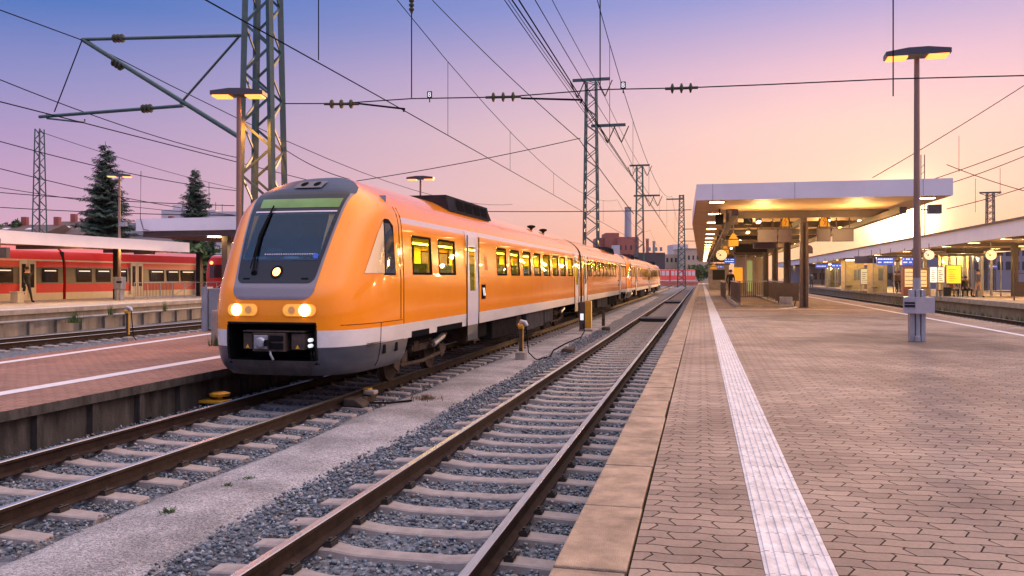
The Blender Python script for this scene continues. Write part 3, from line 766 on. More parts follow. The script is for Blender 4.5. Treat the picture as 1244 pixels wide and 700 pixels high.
        for yy in (2.12, 2.27):
            pts = [(s * (nose_side_y(z, yy) + .004), yy, z) for z in np.linspace(1.17 if yy > 2.2 else 1.27, 3.3, 14)]
            j.tube(pts, .006, 4)
        j.tube([(s * (nose_side_y(z, 1.25) + .003), 1.25, z) for z in np.linspace(.5, 1.25, 8)], .006, 4)
        j.tube([(s * (nose_side_y(1.25, y) + .003), y, 1.25) for y in np.linspace(.25, 2.2, 14)], .005, 4)
        j.build('panel_joint', m_frame, car)
        for yy in (1.42, 1.95):
            q = MB(); x = s * (nose_side_y(.78, yy) + .004)
            q.box(min(x - s * .03, x + s * .008), max(x - s * .03, x + s * .008), yy - .06, yy + .06, .70, .86); q.build('step_hole', m_black, car, bevel=.01)
    # roof front horn block
    b = MB(); nose_patch(ladder(3.56, 3.70, 5), lambda z: -.22, lambda z: .30, 6, .03, 0, b); b.build('horn_panel', M('horn_panel', (.09, .075, .075), .5, var=.2), car)
    for x in (-.08, .16): disc(x, 3.635, .045, .036, 14, .06).build('horn', m_black, car)
    # coupler bay
    b = MB(); x0 = .775
    b.box(-x0, x0, .62, .66, .62, 1.32, 0); b.box(-x0, x0, .06, .66, 1.292, 1.32, 0); b.box(-x0, x0, .1, .66, .62, .68, 0)
    b.box(-x0 - .03, -x0, .12, .66, .62, 1.32, 0); b.box(x0, x0 + .03, .12, .66, .62, 1.32, 0); b.build('coupler_bay', m_black, car)
    lip = MB()
    for s in (-1, 1): lip.tube([nose_pt(s * .775, z, .006) for z in np.linspace(.70, 1.25, 8)], .02, 6)
    lip.tube([nose_pt(x, 1.285, .006) for x in np.linspace(-.77, .77, 16)], .02, 6)
    lip.build('bay_lip', m_frame, car)
    nose_patch(ladder(.435, .685, 6), lambda z: -interp([(.43, .60), (.69, .76)], z), lambda z: interp([(.43, .60), (.69, .76)], z), 16, .008).build('snow_plough', M('plough', (.055, .047, .042), .6, var=.5, scale=4), car, smooth=40)
    cp = MB(); cp.box(-.30, .27, -.02, .5, .83, 1.13, 0)
    for (xa, xb, za, zb, mt) in ((-.27, -.03, .87, 1.09, 1), (.0, .24, 1.0, 1.09, 2), (.0, .24, .87, .97, 2)):
        cp.box(xa, xb, -.035, -.018, za, zb, mt)
    cp.lathe([(.10, -.02), (.07, -.06), (.02, -.065)], (-.15, -.02, .97), 14, 1, 'y'); cp.box(-.06, .02, -.1, -.02, .92, 1.02, 2)
    cp.build('coupler', [m_under2, m_galv, m_black], car, bevel=.008)
    for (xa, xb) in ((-.49, -.33), (.36, .58)):
        q = MB(); q.box(xa, xb, .02, .45, .86, 1.12, 0); xm = (xa + xb) / 2
        q.face([(xm - .035, .014, .88), (xm + .035, .014, .88), (xm, .014, .945)], 1); q.build('electric_coupler', [m_under2, m_yellow], car, bevel=.01)
    MB().box(-.48, .60, -.01, .35, 1.145, 1.165).build('coupler_cover', m_under2, car)
    b = MB(); b.tube([(.0, 0, .84), (.03, -.04, .78), (.07, -.03, .70)], .02, 8); b.build('release_handle', m_galv, car)
    b = MB()
    for z in (.93, 1.02): b.lathe([(.03, -.04), (.03, .04), (.0, .045)], (.68, .05, z), 10, 0, 'y')
    for x in (.68, .73): b.tube([(x, .06, .92), (x + .02, .03, .8), (x, .08, .70)], .014, 6, 1)
    b.build('air_hose', [m_signw, m_under], car)
    # cab skirts: front grey flanks meet bogie
    for s in (-1, 1):
        b = MB(); zz = [.5, .62, .75, .89]
        for za, zb in zip(zz[:-1], zz[1:]):
            b.face([(s * WZ(za), YE, za), (s * WZ(za), YE + .12 + .25 * (za - .5), za), (s * WZ(zb), YE + .12 + .25 * (zb - .5), zb), (s * WZ(zb), YE, zb)])
        b.build('skirt', m_tg, car, fix=False)
        # pictogram plate: black with two slanting white strokes
        x = s * 1.428; q = MB(); q.box(min(x, x - s * .012), max(x, x - s * .012), 7.75, 8.13, 1.48, 1.84, 0)
        xo = x + s * .003
        for o_ in (.05, .17):
            q.face([(xo, 7.79 + o_, 1.76), (xo, 7.85 + o_, 1.76), (xo, 7.95 + o_, 1.56), (xo, 7.89 + o_, 1.56)], 1)
        q.build('stripe_plate', [m_black, m_signw], car, fix=False)
        q = MB()
        for o_ in (0, .11, .22): q.bar((x, 8.0 + o_, 2.55), (x, 8.09 + o_, 2.2), .004, .018)
        q.bar((x, 7.92, 2.58), (x, 8.4, 2.58), .004, .012); q.build('faint_pictogram', M('ghost_mark', (.42, .12, .02), .5, var=0) if s < 0 else bpy.data.materials['ghost_mark'], car)
    # roof equipment
    b = MB(); b.prism([(-1.0, 3.58), (1.0, 3.58), (.92, 3.95), (-.92, 3.95)], 6.4, 10.2, 0)
    for s in (-1, 1):
        for k in range(4):
            y = 7.1 + k * .75; b.face([(s * .995, y, 3.64), (s * .995, y + .62, 3.64), (s * .95, y + .62, 3.89), (s * .95, y, 3.89)], 1)
    b.prism([(-.9, 3.6), (.9, 3.6), (.8, 3.85), (-.8, 3.85)], 10.2, 10.8, 0)
    b.build('roof_unit', [M('roof_unit', (.03, .03, .038), .6, spec=0, var=.3), m_black], car)
    for y in (18.6, 21.0):
        b = MB(); b.lathe([(.05, 0), (.05, .06), (.16, .12), (.16, .17), (.05, .20)], (.45, y, 3.80), 12); b.build('roof_vent', m_under, car)
    # bogies
    for yb in (4.35, 20.6):
        b = MB()
        for s in (-1, 1):
            for dy in (-1.2, 1.2):
                b.lathe([(.20, -.065), (.385, -.06), (.385, .04), (.42, .045), (.42, .07), (.1, .08)] if s < 0 else [(.1, -.08), (.42, -.07), (.42, -.045), (.385, -.04), (.385, .06), (.2, .065)], (s * .76, yb + dy, .387), 26, 1, 'x')
                b.lathe([(.13, 0), (.15, .10), (.10, .13)] if s > 0 else [(.10, -.13), (.15, -.10), (.13, 0)], (s * 1.0, yb + dy, .40), 12, 1, 'x')
                b.lathe([(.11, -.0), (.13, .06), (.10, .12), (.13, .18), (.10, .24), (.12, .3)], (s * 1.02, yb + dy * .72, .48), 12, 0)
                b.bar((s * 1.02, yb + dy * 1.28, .42), (s * 1.02, yb + dy * .4, .62), .12, .12, 1)
            b.bar((s * 1.02, yb - .6, .62), (s * 1.02, yb + .6, .62), .14, .2, 1)
            b.tube([(s * 1.16, yb + .35, .60), (s * 1.18, yb + .98, .74)], .075, 12, 2); b.tube([(s * 1.16, yb + .2, .56), (s * 1.19, yb + 1.15, .78)], .045, 10, 1)
            b.box(s * 1.0 - .1, s * 1.0 + .1, yb - .30, yb + .30, .66, .88, 0)
            b.tube([(s * 1.12, yb - 1.5, .33), (s * 1.12, yb - .2, .30), (s * 1.12, yb + .9, .36)], .04, 8, 1)
            b.bar((s * 1.16, yb - 1.85, .30), (s * 1.16, yb - 1.55, .85), .05, .28, 1)
        for dy in (-1.2, 1.2): b.tube([(-.7, yb + dy, .387), (.7, yb + dy, .387)], .08, 10)
        b.box(-.9, .9, yb - .4, yb + .4, .4, .8, 0)
        b.build('bogie', [m_under, m_under2, m_galv], car, smooth=35)
    for s in (-1, 1): 
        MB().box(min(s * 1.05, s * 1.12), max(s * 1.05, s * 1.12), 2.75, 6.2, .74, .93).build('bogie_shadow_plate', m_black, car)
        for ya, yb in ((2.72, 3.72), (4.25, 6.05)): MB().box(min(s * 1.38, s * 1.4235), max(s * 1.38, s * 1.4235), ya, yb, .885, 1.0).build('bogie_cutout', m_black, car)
    for (ya, yb, zb, hw_, mt) in ((7.6, 8.05, .42, 1.28, m_under2), (8.25, 9.1, .48, 1.2, m_under), (9.3, 12.3, .36, 1.30, m_under), (12.5, 13.4, .5, 1.2, m_under2), (13.6, 16.5, .32, 1.33, M('tank_grey', (.06, .056, .058), .6, spec=0, var=.3)), (16.7, 18.4, .38, 1.33, bpy.data.materials['tank_grey'] if 'tank_grey' in bpy.data.materials else m_under)):
        MB().box(-hw_, hw_, ya, yb, zb, .90).build('underframe_box', mt, car, bevel=.03)
    return car
train = empty('passenger_train', (-6.74, 12.0, 0), label='long orange diesel train with white stripe and three glowing headlights on the left track', cat='train')
car = make_car(train)
for k, (y, rz) in enumerate(((49.9 + .45, math.pi), (50.7, 0), (101.0, math.pi))):
    c = copy_tree(car, train); c.location = (0, y, 0); c.rotation_euler = (0, 0, rz)
for y in (24.9, 75.6):
    MB().prism([(-1.25, .95), (1.25, .95), (1.2, 2.9), (.9, 3.45), (0, 3.75), (-.9, 3.45), (-1.2, 2.9)], y + .005, y + .445).build('gangway_bellows', M('bellows', (.10, .03, .015), .8, var=.2), train)

def fill_points(pts, w_, parent, r_=.12, col=(1, .58, .22)):  # added fill points under the roofs, apart from the modelled fixtures
    ld = bpy.data.lights.new('warm_light', 'POINT'); ld.energy = w_; ld.color = col; ld.shadow_soft_size = r_
    for p in pts:
        lo = bpy.data.objects.new('warm_light', ld); COL.objects.link(lo); lo.parent = parent; lo.location = p
# ------------------------------------------------------------------ main platform canopy
def platform_canopy():
    t = empty('platform_canopy', (0, 0, 0), label='long flat platform roof with white fascia on dark columns over the main platform', cat='canopy')
    ya, yb, zb, zt = 30.4, 150.0, 4.79, 5.37
    Lx = lambda y: -.17 - .29 * min(1, (y - ya) / 13.3); Rx = 8.28
    b = MB(); seg = [ya, 36, 43.6, 60, 90, 120, yb]
    b.face([(-.17, ya, zb), (Rx, ya, zb), (Rx, ya, zt), (-.17, ya, zt)])
    for y0, y1 in zip(seg[:-1], seg[1:]):
        b.face([(Lx(y0), y0, zb), (Lx(y1), y1, zb), (Lx(y1), y1, zt), (Lx(y0), y0, zt)]); b.face([(Rx, y0, zb), (Rx, y1, zb), (Rx, y1, zt), (Rx, y0, zt)])
        b.face([(Lx(y0), y0, zt), (Rx, y0, zt), (Rx, y1, zt), (Lx(y1), y1, zt)])
    b.face([(Lx(yb), yb, zb), (Rx, yb, zb), (Rx, yb, zt), (Lx(yb), yb, zt)])
    b.build('fascia', m_fascia, t, fix=False)
    j = MB()
    for x in (.40, 3.2, 7.35): j.box(x - .008, x + .008, ya - .004, ya + .01, zb, zt)
    j.build('fascia_joint', m_grey, t)
    s = MB(); y = ya + .02
    while y < yb - .3:                        # soffit planks across
        s.box(Lx(y) + .02, Rx - .02, y, y + .285, 4.80, 4.83); y += .30
    s.build('soffit', m_soffit, t)
    for y in [36 + 6.9 * k for k in range(16)]:
        if y > yb - 1: break
        MB().box(1.0, 7.4, y - .1, y + .1, 4.50, 4.78).build('cross_beam', m_brown, t)
    for x, tz in ((1.2, 4.5), (4.15, 4.5), (6.9, 4.5)):
        MB().box(x - .12, x + .12, 31.2 if x != 4.15 else 36, yb - 1, 4.28, tz + .0).build('long_beam', m_brown, t)
    for k in range(11):
        y = 36 + 6.9 * k
        c = MB(); c.box(3.99, 4.08, y - .14, y + .14, .76, 4.28); c.box(4.22, 4.31, y - .14, y + .14, .76, 4.28); c.box(4.08, 4.22, y - .03, y + .03, .76, 4.28)
        c.box(3.93, 4.37, y - .2, y + .2, .76, .785); c.build('column', m_brown, t)
    for x in (.55, 7.6):
        k = 0
        while 31.0 + 5.7 * k < yb - 3:
            y = 31.0 + 5.7 * k; q = MB(); q.box(x - .30, x + .30, y - .15, y + .15, 4.765, 4.80, 0); q.box(x - .25, x + .25, y - .11, y + .11, 4.745, 4.764, 1)
            q.build('downlight', [m_grey, m_down], t, fix=False); k += 1
    for x in (2.6, 5.6):
        for k in range(10):
            y = 40 + 9 * k; q = MB(); q.box(x - .08, x + .08, y - .6, y + .6, 4.62, 4.79, 0); q.box(x - .06, x + .06, y - .58, y + .58, 4.56, 4.618, 1)
            q.build('tube_light', [m_grey, m_down], t, fix=False)
    fill_points([(x, 34 + 9 * k, 3.9) for k in range(7) for x in (2.4, 5.9)], 260, t)
platform_canopy()

m_tri = M('hazard_yellow', (.75, .40, .02), .4, var=0, emit=(1, .5, .02), estr=.12)
m_signback = M('sign_back', (.10, .075, .10), .45, var=.1)
def triangle_sign(px, top, bot, hw, Y, label, rod_top=4.78):
    x, zt = onY(px, top, Y); _, zb = onY(px, bot, Y)
    t = empty('warning_sign', (x, Y, zb), label=label, cat='sign', group='yellow warning triangles under the main canopy')
    h = zt - zb
    b = MB(); 
    for yy in (-.05, .05): b.face([(-hw, yy, 0), (hw, yy, 0), (0, yy, h)], 0)
    b.face([(-hw, -.05, 0), (hw, -.05, 0), (hw, .05, 0), (-hw, .05, 0)], 0); b.face([(-hw, -.05, 0), (0, -.05, h), (0, .05, h), (-hw, .05, 0)], 0); b.face([(hw, -.05, 0), (0, -.05, h), (0, .05, h), (hw, .05, 0)], 0)
    b.build('sign_body', m_tri, t, fix=True)
    f = MB()
    for a, c in (((-hw, 0), (hw, 0)), ((hw, 0), (0, h)), ((0, h), (-hw, 0))): f.bar((a[0], -.056, a[1]), (c[0], -.056, c[1]), .012, .045)
    f.build('border', m_brown, t)
    f = MB(); f.bar((.03, -.056, h * .62), (-.04, -.056, h * .38), .008, .03); f.bar((-.04, -.056, h * .40), (.045, -.056, h * .36), .008, .03); f.bar((.045, -.056, h * .36), (-.02, -.056, h * .10), .008, .03); f.build('bolt_symbol', M('sign_red', (.5, .05, .02), .5, var=0) if 'sign_red' not in bpy.data.materials else bpy.data.materials['sign_red'], t)
    MB().tube([(0, 0, h - .03), (0, 0, rod_top - zb)], .018, 6).build('hanger', m_brown, t)
    return t
triangle_sign(954, 257, 276, .26, 36.6, 'yellow warning triangle hanging just left of the first canopy column, above two dark boards')
triangle_sign(1001, 257, 276, .28, 36.6, 'yellow warning triangle hanging to the right of the first canopy column')
def lantern_sign(px, top, mid, bot, hw, Y, label):
    x, zt = onY(px, top, Y); _, zm = onY(px, mid, Y); _, zb = onY(px, bot, Y)
    t = empty('hanging_sign', (x, Y, zb), label=label, cat='sign', group='yellow warning lanterns under the main canopy')
    b = MB(); h = zm - zb; b.box(-hw, hw, -.08, .08, 0, h); b.prism([(-hw, h + .005), (hw, h + .005), (.05, zt - zb), (-.05, zt - zb)], -.08, .08); b.build('sign_body', m_tri, t)
    MB().box(-hw - .004, hw + .004, -.084, .084, h - .02, h + .03).build('border', m_brown, t)
    MB().tube([(0, 0, zt - zb), (0, 0, 4.78 - zb)], .02, 6).build('hanger', m_grey, t)
lantern_sign(891, 284, 291, 299, .2, 36.2, 'larger yellow hanging warning lantern on the left side of the canopy')
lantern_sign(881, 299, 303, 309, .2, 50, 'smaller yellow hanging warning lantern farther under the canopy by the lit clock')
lantern_sign(867, 321, 324, 327, .3, 78, 'tiny yellow hanging lantern far down the platform edge')

def board(x0, x1, y0, y1, Y, label, mats, th=.12, name='hanging_board', group='dark boards hanging under the main canopy', rods=True, cat='board', top=4.5):
    a, c = onY(x0, y0, Y), onY(x1, y1, Y)
    t = empty(name, ((a[0] + c[0]) / 2, Y, c[1]), label=label, cat=cat, group=group); hw = (c[0] - a[0]) / 2; h = a[1] - c[1]
    MB().box(-hw, hw, -th / 2, th / 2, 0, h).build('panel', mats, t, bevel=.015)
    MB().box(-hw - .02, hw + .02, -th / 2 - .01, th / 2 + .01, h + .003, h + .03).build('top_rail', m_brown, t)
    if rods:
        b = MB()
        for s in (-1, 1): b.tube([(s * hw * .6, 0, h), (s * hw * .6, 0, top - c[1])], .022, 6)
        b.build('hanger', m_brown, t)
    return t, hw, h
board(920, 944, 279, 294.5, 36.4, 'wide dark purple display board left of the first canopy column', m_signback)
board(945.5, 962, 279, 294.5, 36.4, 'narrower dark purple display board touching the wide one left of the column', m_signback)
board(915, 943, 296, 302, 38, 'low flat dark board hanging under the wide display board', m_signback, .5)
board(992, 1009, 278, 293.5, 36.4, 'small mauve display board right of the first column beneath the triangle', m_signback)
board(1011, 1037, 278, 293.5, 36.4, 'wide mauve display board farthest right under the canopy', m_signback)
board(893, 932, 297, 306.5, 52, 'broad dark header board above the lift shelter', m_dark, .3)
t, hw, h = board(882, 896, 250, 272.5, 35.0, 'brown square loudspeaker housing under the canopy front left', m_brown, .5, 'speaker_housing', None, False, 'housing', 4.7)
MB().box(-hw + .05, hw - .05, -.27, -.252, .05, h - .12).build('front_plate', m_signback, t); MB().box(-hw * .5, hw * .5, -.1, .1, h + .03, 4.785 - t.location.z).build('bracket', m_brown, t)
x, z = onY(874, 273, 34.5)
t = empty('loudspeaker', (x, 34.5, z), label='black grille loudspeaker cluster at the front left corner under the canopy', cat='speaker')
b = MB(); b.box(-.16, .16, -.1, .1, 0, .42)
for k in range(5): b.box(-.13, .13, -.115, -.101, .05 + k * .075, .095 + k * .075)
b.build('cabinet', m_dark, t, bevel=.01); MB().box(-.03, .03, -.03, .03, .42, 4.79 - z).build('bracket', m_brown, t)
x, z = onY(929, 272, 36.6)
t, hw, h = board(903, 914, 258, 272.5, 37, 'square framed monitor under the canopy between loudspeaker and displays', m_dark, .25, 'monitor', None, True, 'monitor')
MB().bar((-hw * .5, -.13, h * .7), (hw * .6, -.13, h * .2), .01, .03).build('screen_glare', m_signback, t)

def clock(x, Y, z, r, label, top, group='lit station clocks'):
    t = empty('station_clock', (x, Y, z), label=label, cat='clock', group=group)
    MB().lathe([(r, -.08), (r * 1.06, -.06), (r * 1.06, .06), (r, .08)], (0, 0, 0), 24, 0, 'y').build('case', m_grey, t, smooth=40)
    MB().lathe([(r * .97, -.09), (r * .97, -.082)], (0, 0, 0), 24, 0, 'y').build('dial', bpy.data.materials.get('clock_dial') or M('clock_dial', (.9, .85, .7), .5, var=0, emit=(1, .66, .26), estr=.8), t)
    b = MB()
    for k in range(12):
        a = k * math.pi / 6; b.bar((math.sin(a) * r * .78, -.095, math.cos(a) * r * .78), (math.sin(a) * r * .92, -.095, math.cos(a) * r * .92), .008, .02 * r / .3)
    b.build('hour_marks', m_black, t)
    for ln, a, wd in ((.5, 4.3, .05), (.78, 5.2, .035)):
        MB().bar((0, -.1, 0), (math.sin(a) * r * ln, -.1, math.cos(a) * r * ln), .008, wd * r / .3).build('hand', m_black, t)
    MB().tube([(0, 0, r), (0, 0, top - z)], .03, 6).build('hanger', m_grey, t)
xc_, zc_ = onY(876.5, 310, 48); clock(xc_, 48, zc_, .30, 'round lit clock hanging under the main platform canopy', 4.5)
def blue_sign(x0, x1, y0, y1, Y, label, top, lines=2):
    t, hw, h = board(x0, x1, y0, y1, Y, label, m_blue, .16, 'platform_display', 'blue destination displays', True, 'display', top)
    b = MB(); rr = random.Random(int(x0 * 7))
    for k in range(lines):
        z = h * (1 - (k + .7) / (lines + .35)); x = -hw * .86
        while x < hw * .7:
            wd = rr.uniform(.08, .22) * hw; b.box(x, x + wd, -.086, -.081, z, z + h * .16); x += wd + .05 * hw
            if rr.random() < .25: x += .25 * hw
    b.build('text_lines', m_signw, t)
blue_sign(880, 893, 314, 320, 60, 'bright blue display beside the clock under the main canopy', 4.4)
blue_sign(868, 879, 323, 326, 85, 'thin blue display far along the left side under the main canopy', 4.4, 1)
blue_sign(906, 915, 314.5, 318.5, 62, 'small blue and orange display above the glass lift shelter', 4.4, 1)

# stair enclosure, lift shelter, bins, person
def railing_panel(x0, y0, x1, y1, z0, h, label, group, mat=None):
    t = empty('railing', (x0, y0, z0), math.atan2(y1 - y0, x1 - x0), label=label, cat='railing', group=group); ln = math.hypot(x1 - x0, y1 - y0)
    MB().box(0, ln, -.03, .03, h - .06, h).build('handrail', m_galv, t)
    n = max(1, round(ln / 1.5))
    for i in range(n + 1): MB().cbox((ln * i / n, 0, h / 2), (.05, .05, h)).build('post', m_brown, t)
    b = MB(); k = 0
    while k * .11 < ln: b.box(k * .11, k * .11 + .035, -.012, .012, .12, h - .1); k += 1
    b.box(0, ln, -.015, .015, .1, .13); b.build('bars', m_brown, t)
    return t
gr_ = 'dark railings round the stairwell on the main platform'
kerb = MB().box(1.45, 3.75, 36.15, 36.5, .76, .84).box(1.45, 1.75, 36.5, 58, .76, .84).box(3.45, 3.75, 36.5, 58, .76, .84).build('stair_kerb', m_conc); tag(kerb, 'low pale concrete kerb round the stairwell on the main platform', 'kerb')
railing_panel(1.60, 36.4, 1.60, 47, .84, 1.0, 'long dark stairwell railing on the left side towards the white strip', gr_)
railing_panel(3.60, 38.5, 3.60, 47, .84, 1.0, 'dark stairwell railing on the right side by the first columns', gr_)
railing_panel(1.68, 47, 3.52, 47.05, .84, 1.0, 'short dark railing across the far end of the stairwell', gr_)
railing_panel(1.35, 49, 1.35, 60, .76, 1.0, 'farther dark railing behind the person on the main platform', gr_)
b = MB(); b.cbox((4.9, 37.6, 1.15), (.9, .06, .75)); bn = empty('information_panel', (0, 0, 0), label='low brown leaning panel on thin legs just right behind the first column', cat='panel')
bn.location = (4.0 - .3, 38.2, .76)
MB().cbox((0, 0, .62), (1.0, .05, .8)).build('panel', m_brown, bn)
for s in (-1, 1): MB().tube([(s * .35, 0, .24), (s * .35 - .05, -.1, 0)], .02, 6).build('leg', m_black, bn)
tg_ = MB(); tg_.box(-.3, .3, -.25, .25, 0, .12); tg_.box(-.25, .25, -.2, .2, .12, .42); tg_ = tg_.build('grit_box', m_galv, bevel=.02); tg_.location = (3.55, 37.2, .76); tag(tg_, 'small grey metal box at the foot of the stairwell railing', 'box')
def lift():
    t = empty('lift_shelter', (3.25, 58, .76), label='glazed lift shelter with steel frame behind the stairwell on the main platform', cat='shelter')
    for x in (-.95, -.3, .3, .95):
        for y in (0, 2.4): MB().cbox((x, y, 1.4), (.09, .09, 2.8)).build('post', m_galv, t)
    MB().box(-1.1, 1.1, -.15, 2.55, 2.8, 3.05).build('roof', m_brown, t)
    for x0, x1 in ((-.9, -.35), (-.25, .25), (.35, .9)):
        MB().box(x0, x1, -.01, .01, .1, 2.7).build('glass_pane', m_glass, t)
    MB().box(-.2, .15, .5, .55, .3, 2.4).build('lit_panel', M('pale_yellow', (.6, .6, .2), .5, var=0, emit=(.9, .85, .3), estr=.35), t)
    MB().box(-.9, .9, 2.35, 2.38, .05, 2.7).build('back_wall', m_soffit, t)
lift()
ad_ = empty('advert_panel', (2.35, 56, .76), label='bright orange advert panel beside the standing person on the main platform', cat='advert')
MB().box(-.28, .28, -.04, .04, .9, 1.9).build('poster', m_orange_ad, ad_); MB().cbox((0, .06, 1.0), (.06, .06, 2.0)).build('post', m_grey, ad_)
kb = empty('kiosk', (1.3, 85, .76), label='grey block kiosk far along the main platform behind the railing', cat='kiosk')
MB().box(-.6, 1.4, 0, 2, 0, 2.5).build('body', m_conc, kb); MB().box(-.7, 1.5, -.1, 2.1, 2.505, 2.65).build('roof', m_brown, kb); MB().box(-.2, 1.0, -.02, -.001, 1.0, 2.0).build('hatch', m_dark, kb)

# ------------------------------------------------------------------ platform lamps
def lamp(x, y, zg, ztop, label, hw=.58, head_rz=0.0, post_r=.055, base=True, lw=55):
    t = empty('platform_lamp', (x, y, zg), label=label, cat='lamp', group='double headed platform lamps')
    H = ztop - zg
    MB().tube([(0, 0, 0.0 if not base else 1.0), (0, 0, H * .5), (0, 0, H - .1)], [post_r * 1.35, post_r * 1.1, post_r * .9], 12).build('pole', bpy.data.materials.get('lamp_pole') or M('lamp_pole', (.22, .135, .10), .5, var=.25, scale=5, stretch=(1, 1, .2)), t, smooth=40)
    hd = MB(); c, q = math.cos(head_rz), math.sin(head_rz)
    hd.prism([(-hw, H - .07), (hw, H - .07), (hw, H + .02), (hw * .3, H + .075), (-hw * .3, H + .075), (-hw, H + .02)], -.19, .19)
    h = hd.build('lamp_head', M('lamp_head', (.05, .052, .065), .5, var=0) if 'lamp_head' not in bpy.data.materials else bpy.data.materials['lamp_head'], t); h.rotation_euler = (0, 0, head_rz)
    ld = bpy.data.lights.new('warm_light', 'SPOT'); ld.energy = lw; ld.color = (1, .25, .02); ld.spot_size = R(150); ld.spot_blend = .5; ld.shadow_soft_size = .1
    lo = bpy.data.objects.new('warm_light', ld); COL.objects.link(lo); lo.parent = t; lo.location = (0, .30, H - .25)
    for s in (-1, 1):
        e = MB(); e.box(s * hw * .63 - hw * .31, s * hw * .63 + hw * .31, -.165, .165, H - .105, H - .072); e = e.build('lamp_panel', m_lamp, t); e.rotation_euler = (0, 0, head_rz)
    return t
lp_ = lamp(4.12, 17.52, .76, 6.42, 'tall lamp in the foreground of the main platform with a metal box round its foot', .58, R(-3))
b = MB()
for x in (-.10, .0, .10):
    b.box(x - .042, x + .042, -.10, .10, 0, 1.02)
b.box(-.14, .14, -.02, .02, 0, 1.0); b.box(-.07, .04, -.14, -.10, 0, .12)
b.build('base_column', m_galv, lp_, bevel=.01)
b = MB(); zA, zB = .555, .875
b.face([(-.27, -.10, zA), (-.06, -.20, zA), (-.06, -.20, zB), (-.27, -.10, zB)]); b.face([(-.06, -.20, zA), (.29, -.14, zA), (.29, -.14, zB), (-.06, -.20, zB)])
b.face([(.29, -.14, zA), (.20, .18, zA), (.20, .18, zB), (.29, -.14, zB)]); b.face([(.20, .18, zA), (-.2, .18, zA), (-.2, .18, zB), (.20, .18, zB)]); b.face([(-.2, .18, zA), (-.27, -.10, zA), (-.27, -.10, zB), (-.2, .18, zB)])
b.face([(-.27, -.10, zB), (-.06, -.20, zB), (.29, -.14, zB), (.20, .18, zB), (-.2, .18, zB)]); b.face([(-.27, -.10, zA), (-.06, -.20, zA), (.29, -.14, zA), (.20, .18, zA), (-.2, .18, zA)])
b.build('metal_box', M('box_grey', (.36, .33, .36), .55, var=.15, scale=6), lp_)
b = MB(); b.bar((-.25, -.117, .76), (-.08, -.198, .76), .006, .035); b.bar((-.25, -.117, .70), (-.08, -.198, .70), .006, .045); b.build('worn_lettering', m_dark, lp_)
MB().tube([(0, 0, 1.0), (0, 0, 1.25)], .075, 12).build('collar', m_galv, lp_)

lamp(-10.34, 17.0, .38, 6.25, 'lit lamp standing in front of the big lattice mast behind the orange train', .60, R(12), base=False, lw=620)
l3 = lamp(-31.0, 39.04, .76, 7.6, 'slim lamp on the far left platform in front of the large spruce', .62, R(25), .06)
b = MB(); b.box(-.26, .26, -.2, .2, .62, 1.28); b.box(-.20, -.06, -.16, .16, 0, .62); b.box(.06, .20, -.16, .16, 0, .62); b.build('concrete_box', m_galv, l3, bevel=.02)
b = MB(); b.box(-.02, .30, -.215, -.202, .95, 1.05); b.build('label_strip', m_dark, l3)
b = MB(); b.box(.02, .45, -.08, .08, 4.05, 4.28); b.build('loudspeaker', m_grey, l3)
lamp(-12.6, 36.0, .38, 6.6, 'lit lamp whose head shows above the roof of the orange train', .62, R(5), base=False)

# ------------------------------------------------------------------ lattice masts
def lattice(name, x, y, z0, z1, wb, wt, db, dt_, label, step=1.0, leg=.08, brace=.04, mat=None, rz=0.0, cat='mast', group=None):
    mat = mat or m_steel
    t = empty(name, (x, y, z0), rz, label=label, cat=cat, group=group); H = z1 - z0
    cor = lambda sx, sy, h: Vector((sx * (wb + (wt - wb) * h / H) / 2, sy * (db + (dt_ - db) * h / H) / 2, h))
    for sx in (-1, 1):
        for sy in (-1, 1):
            MB().bar(cor(sx, sy, 0), cor(sx, sy, H), leg, leg).build('leg', mat, t)
    b = MB(); h = 0; k = 0
    while h < H - .05:
        h2 = min(H, h + step * (1 - .35 * h / H))
        for (a, c) in (((-1, -1), (1, -1)), ((-1, 1), (1, 1)), ((-1, -1), (-1, 1)), ((1, -1), (1, 1))):
            p, q = (a, c) if k % 2 == 0 else (c, a)
            b.bar(cor(*p, h), cor(*q, h2), brace * .5, brace)
            if step > 1.0: b.bar(cor(*q, h), cor(*p, h2), brace * .5, brace)
        h = h2; k += 1
    b.build('bracing', mat, t)
    return t
def insulator(a, d, n=3, r=.10, parent=None, name='insulator'):
    """ribbed insulator starting at a along d"""
    a = Vector(a); d = Vector(d); b = MB(); ln = d.length; u = d.normalized()
    b.tube([a, a + d], .03, 6)
    for k in range(n):
        c = a + d * ((k + .8) / (n + .6)); b.tube([c - u * .035, c - u * .015, c + u * .015, c + u * .035], [.035, r, r, .035], 10)
    return b.build(name, m_insul, parent)

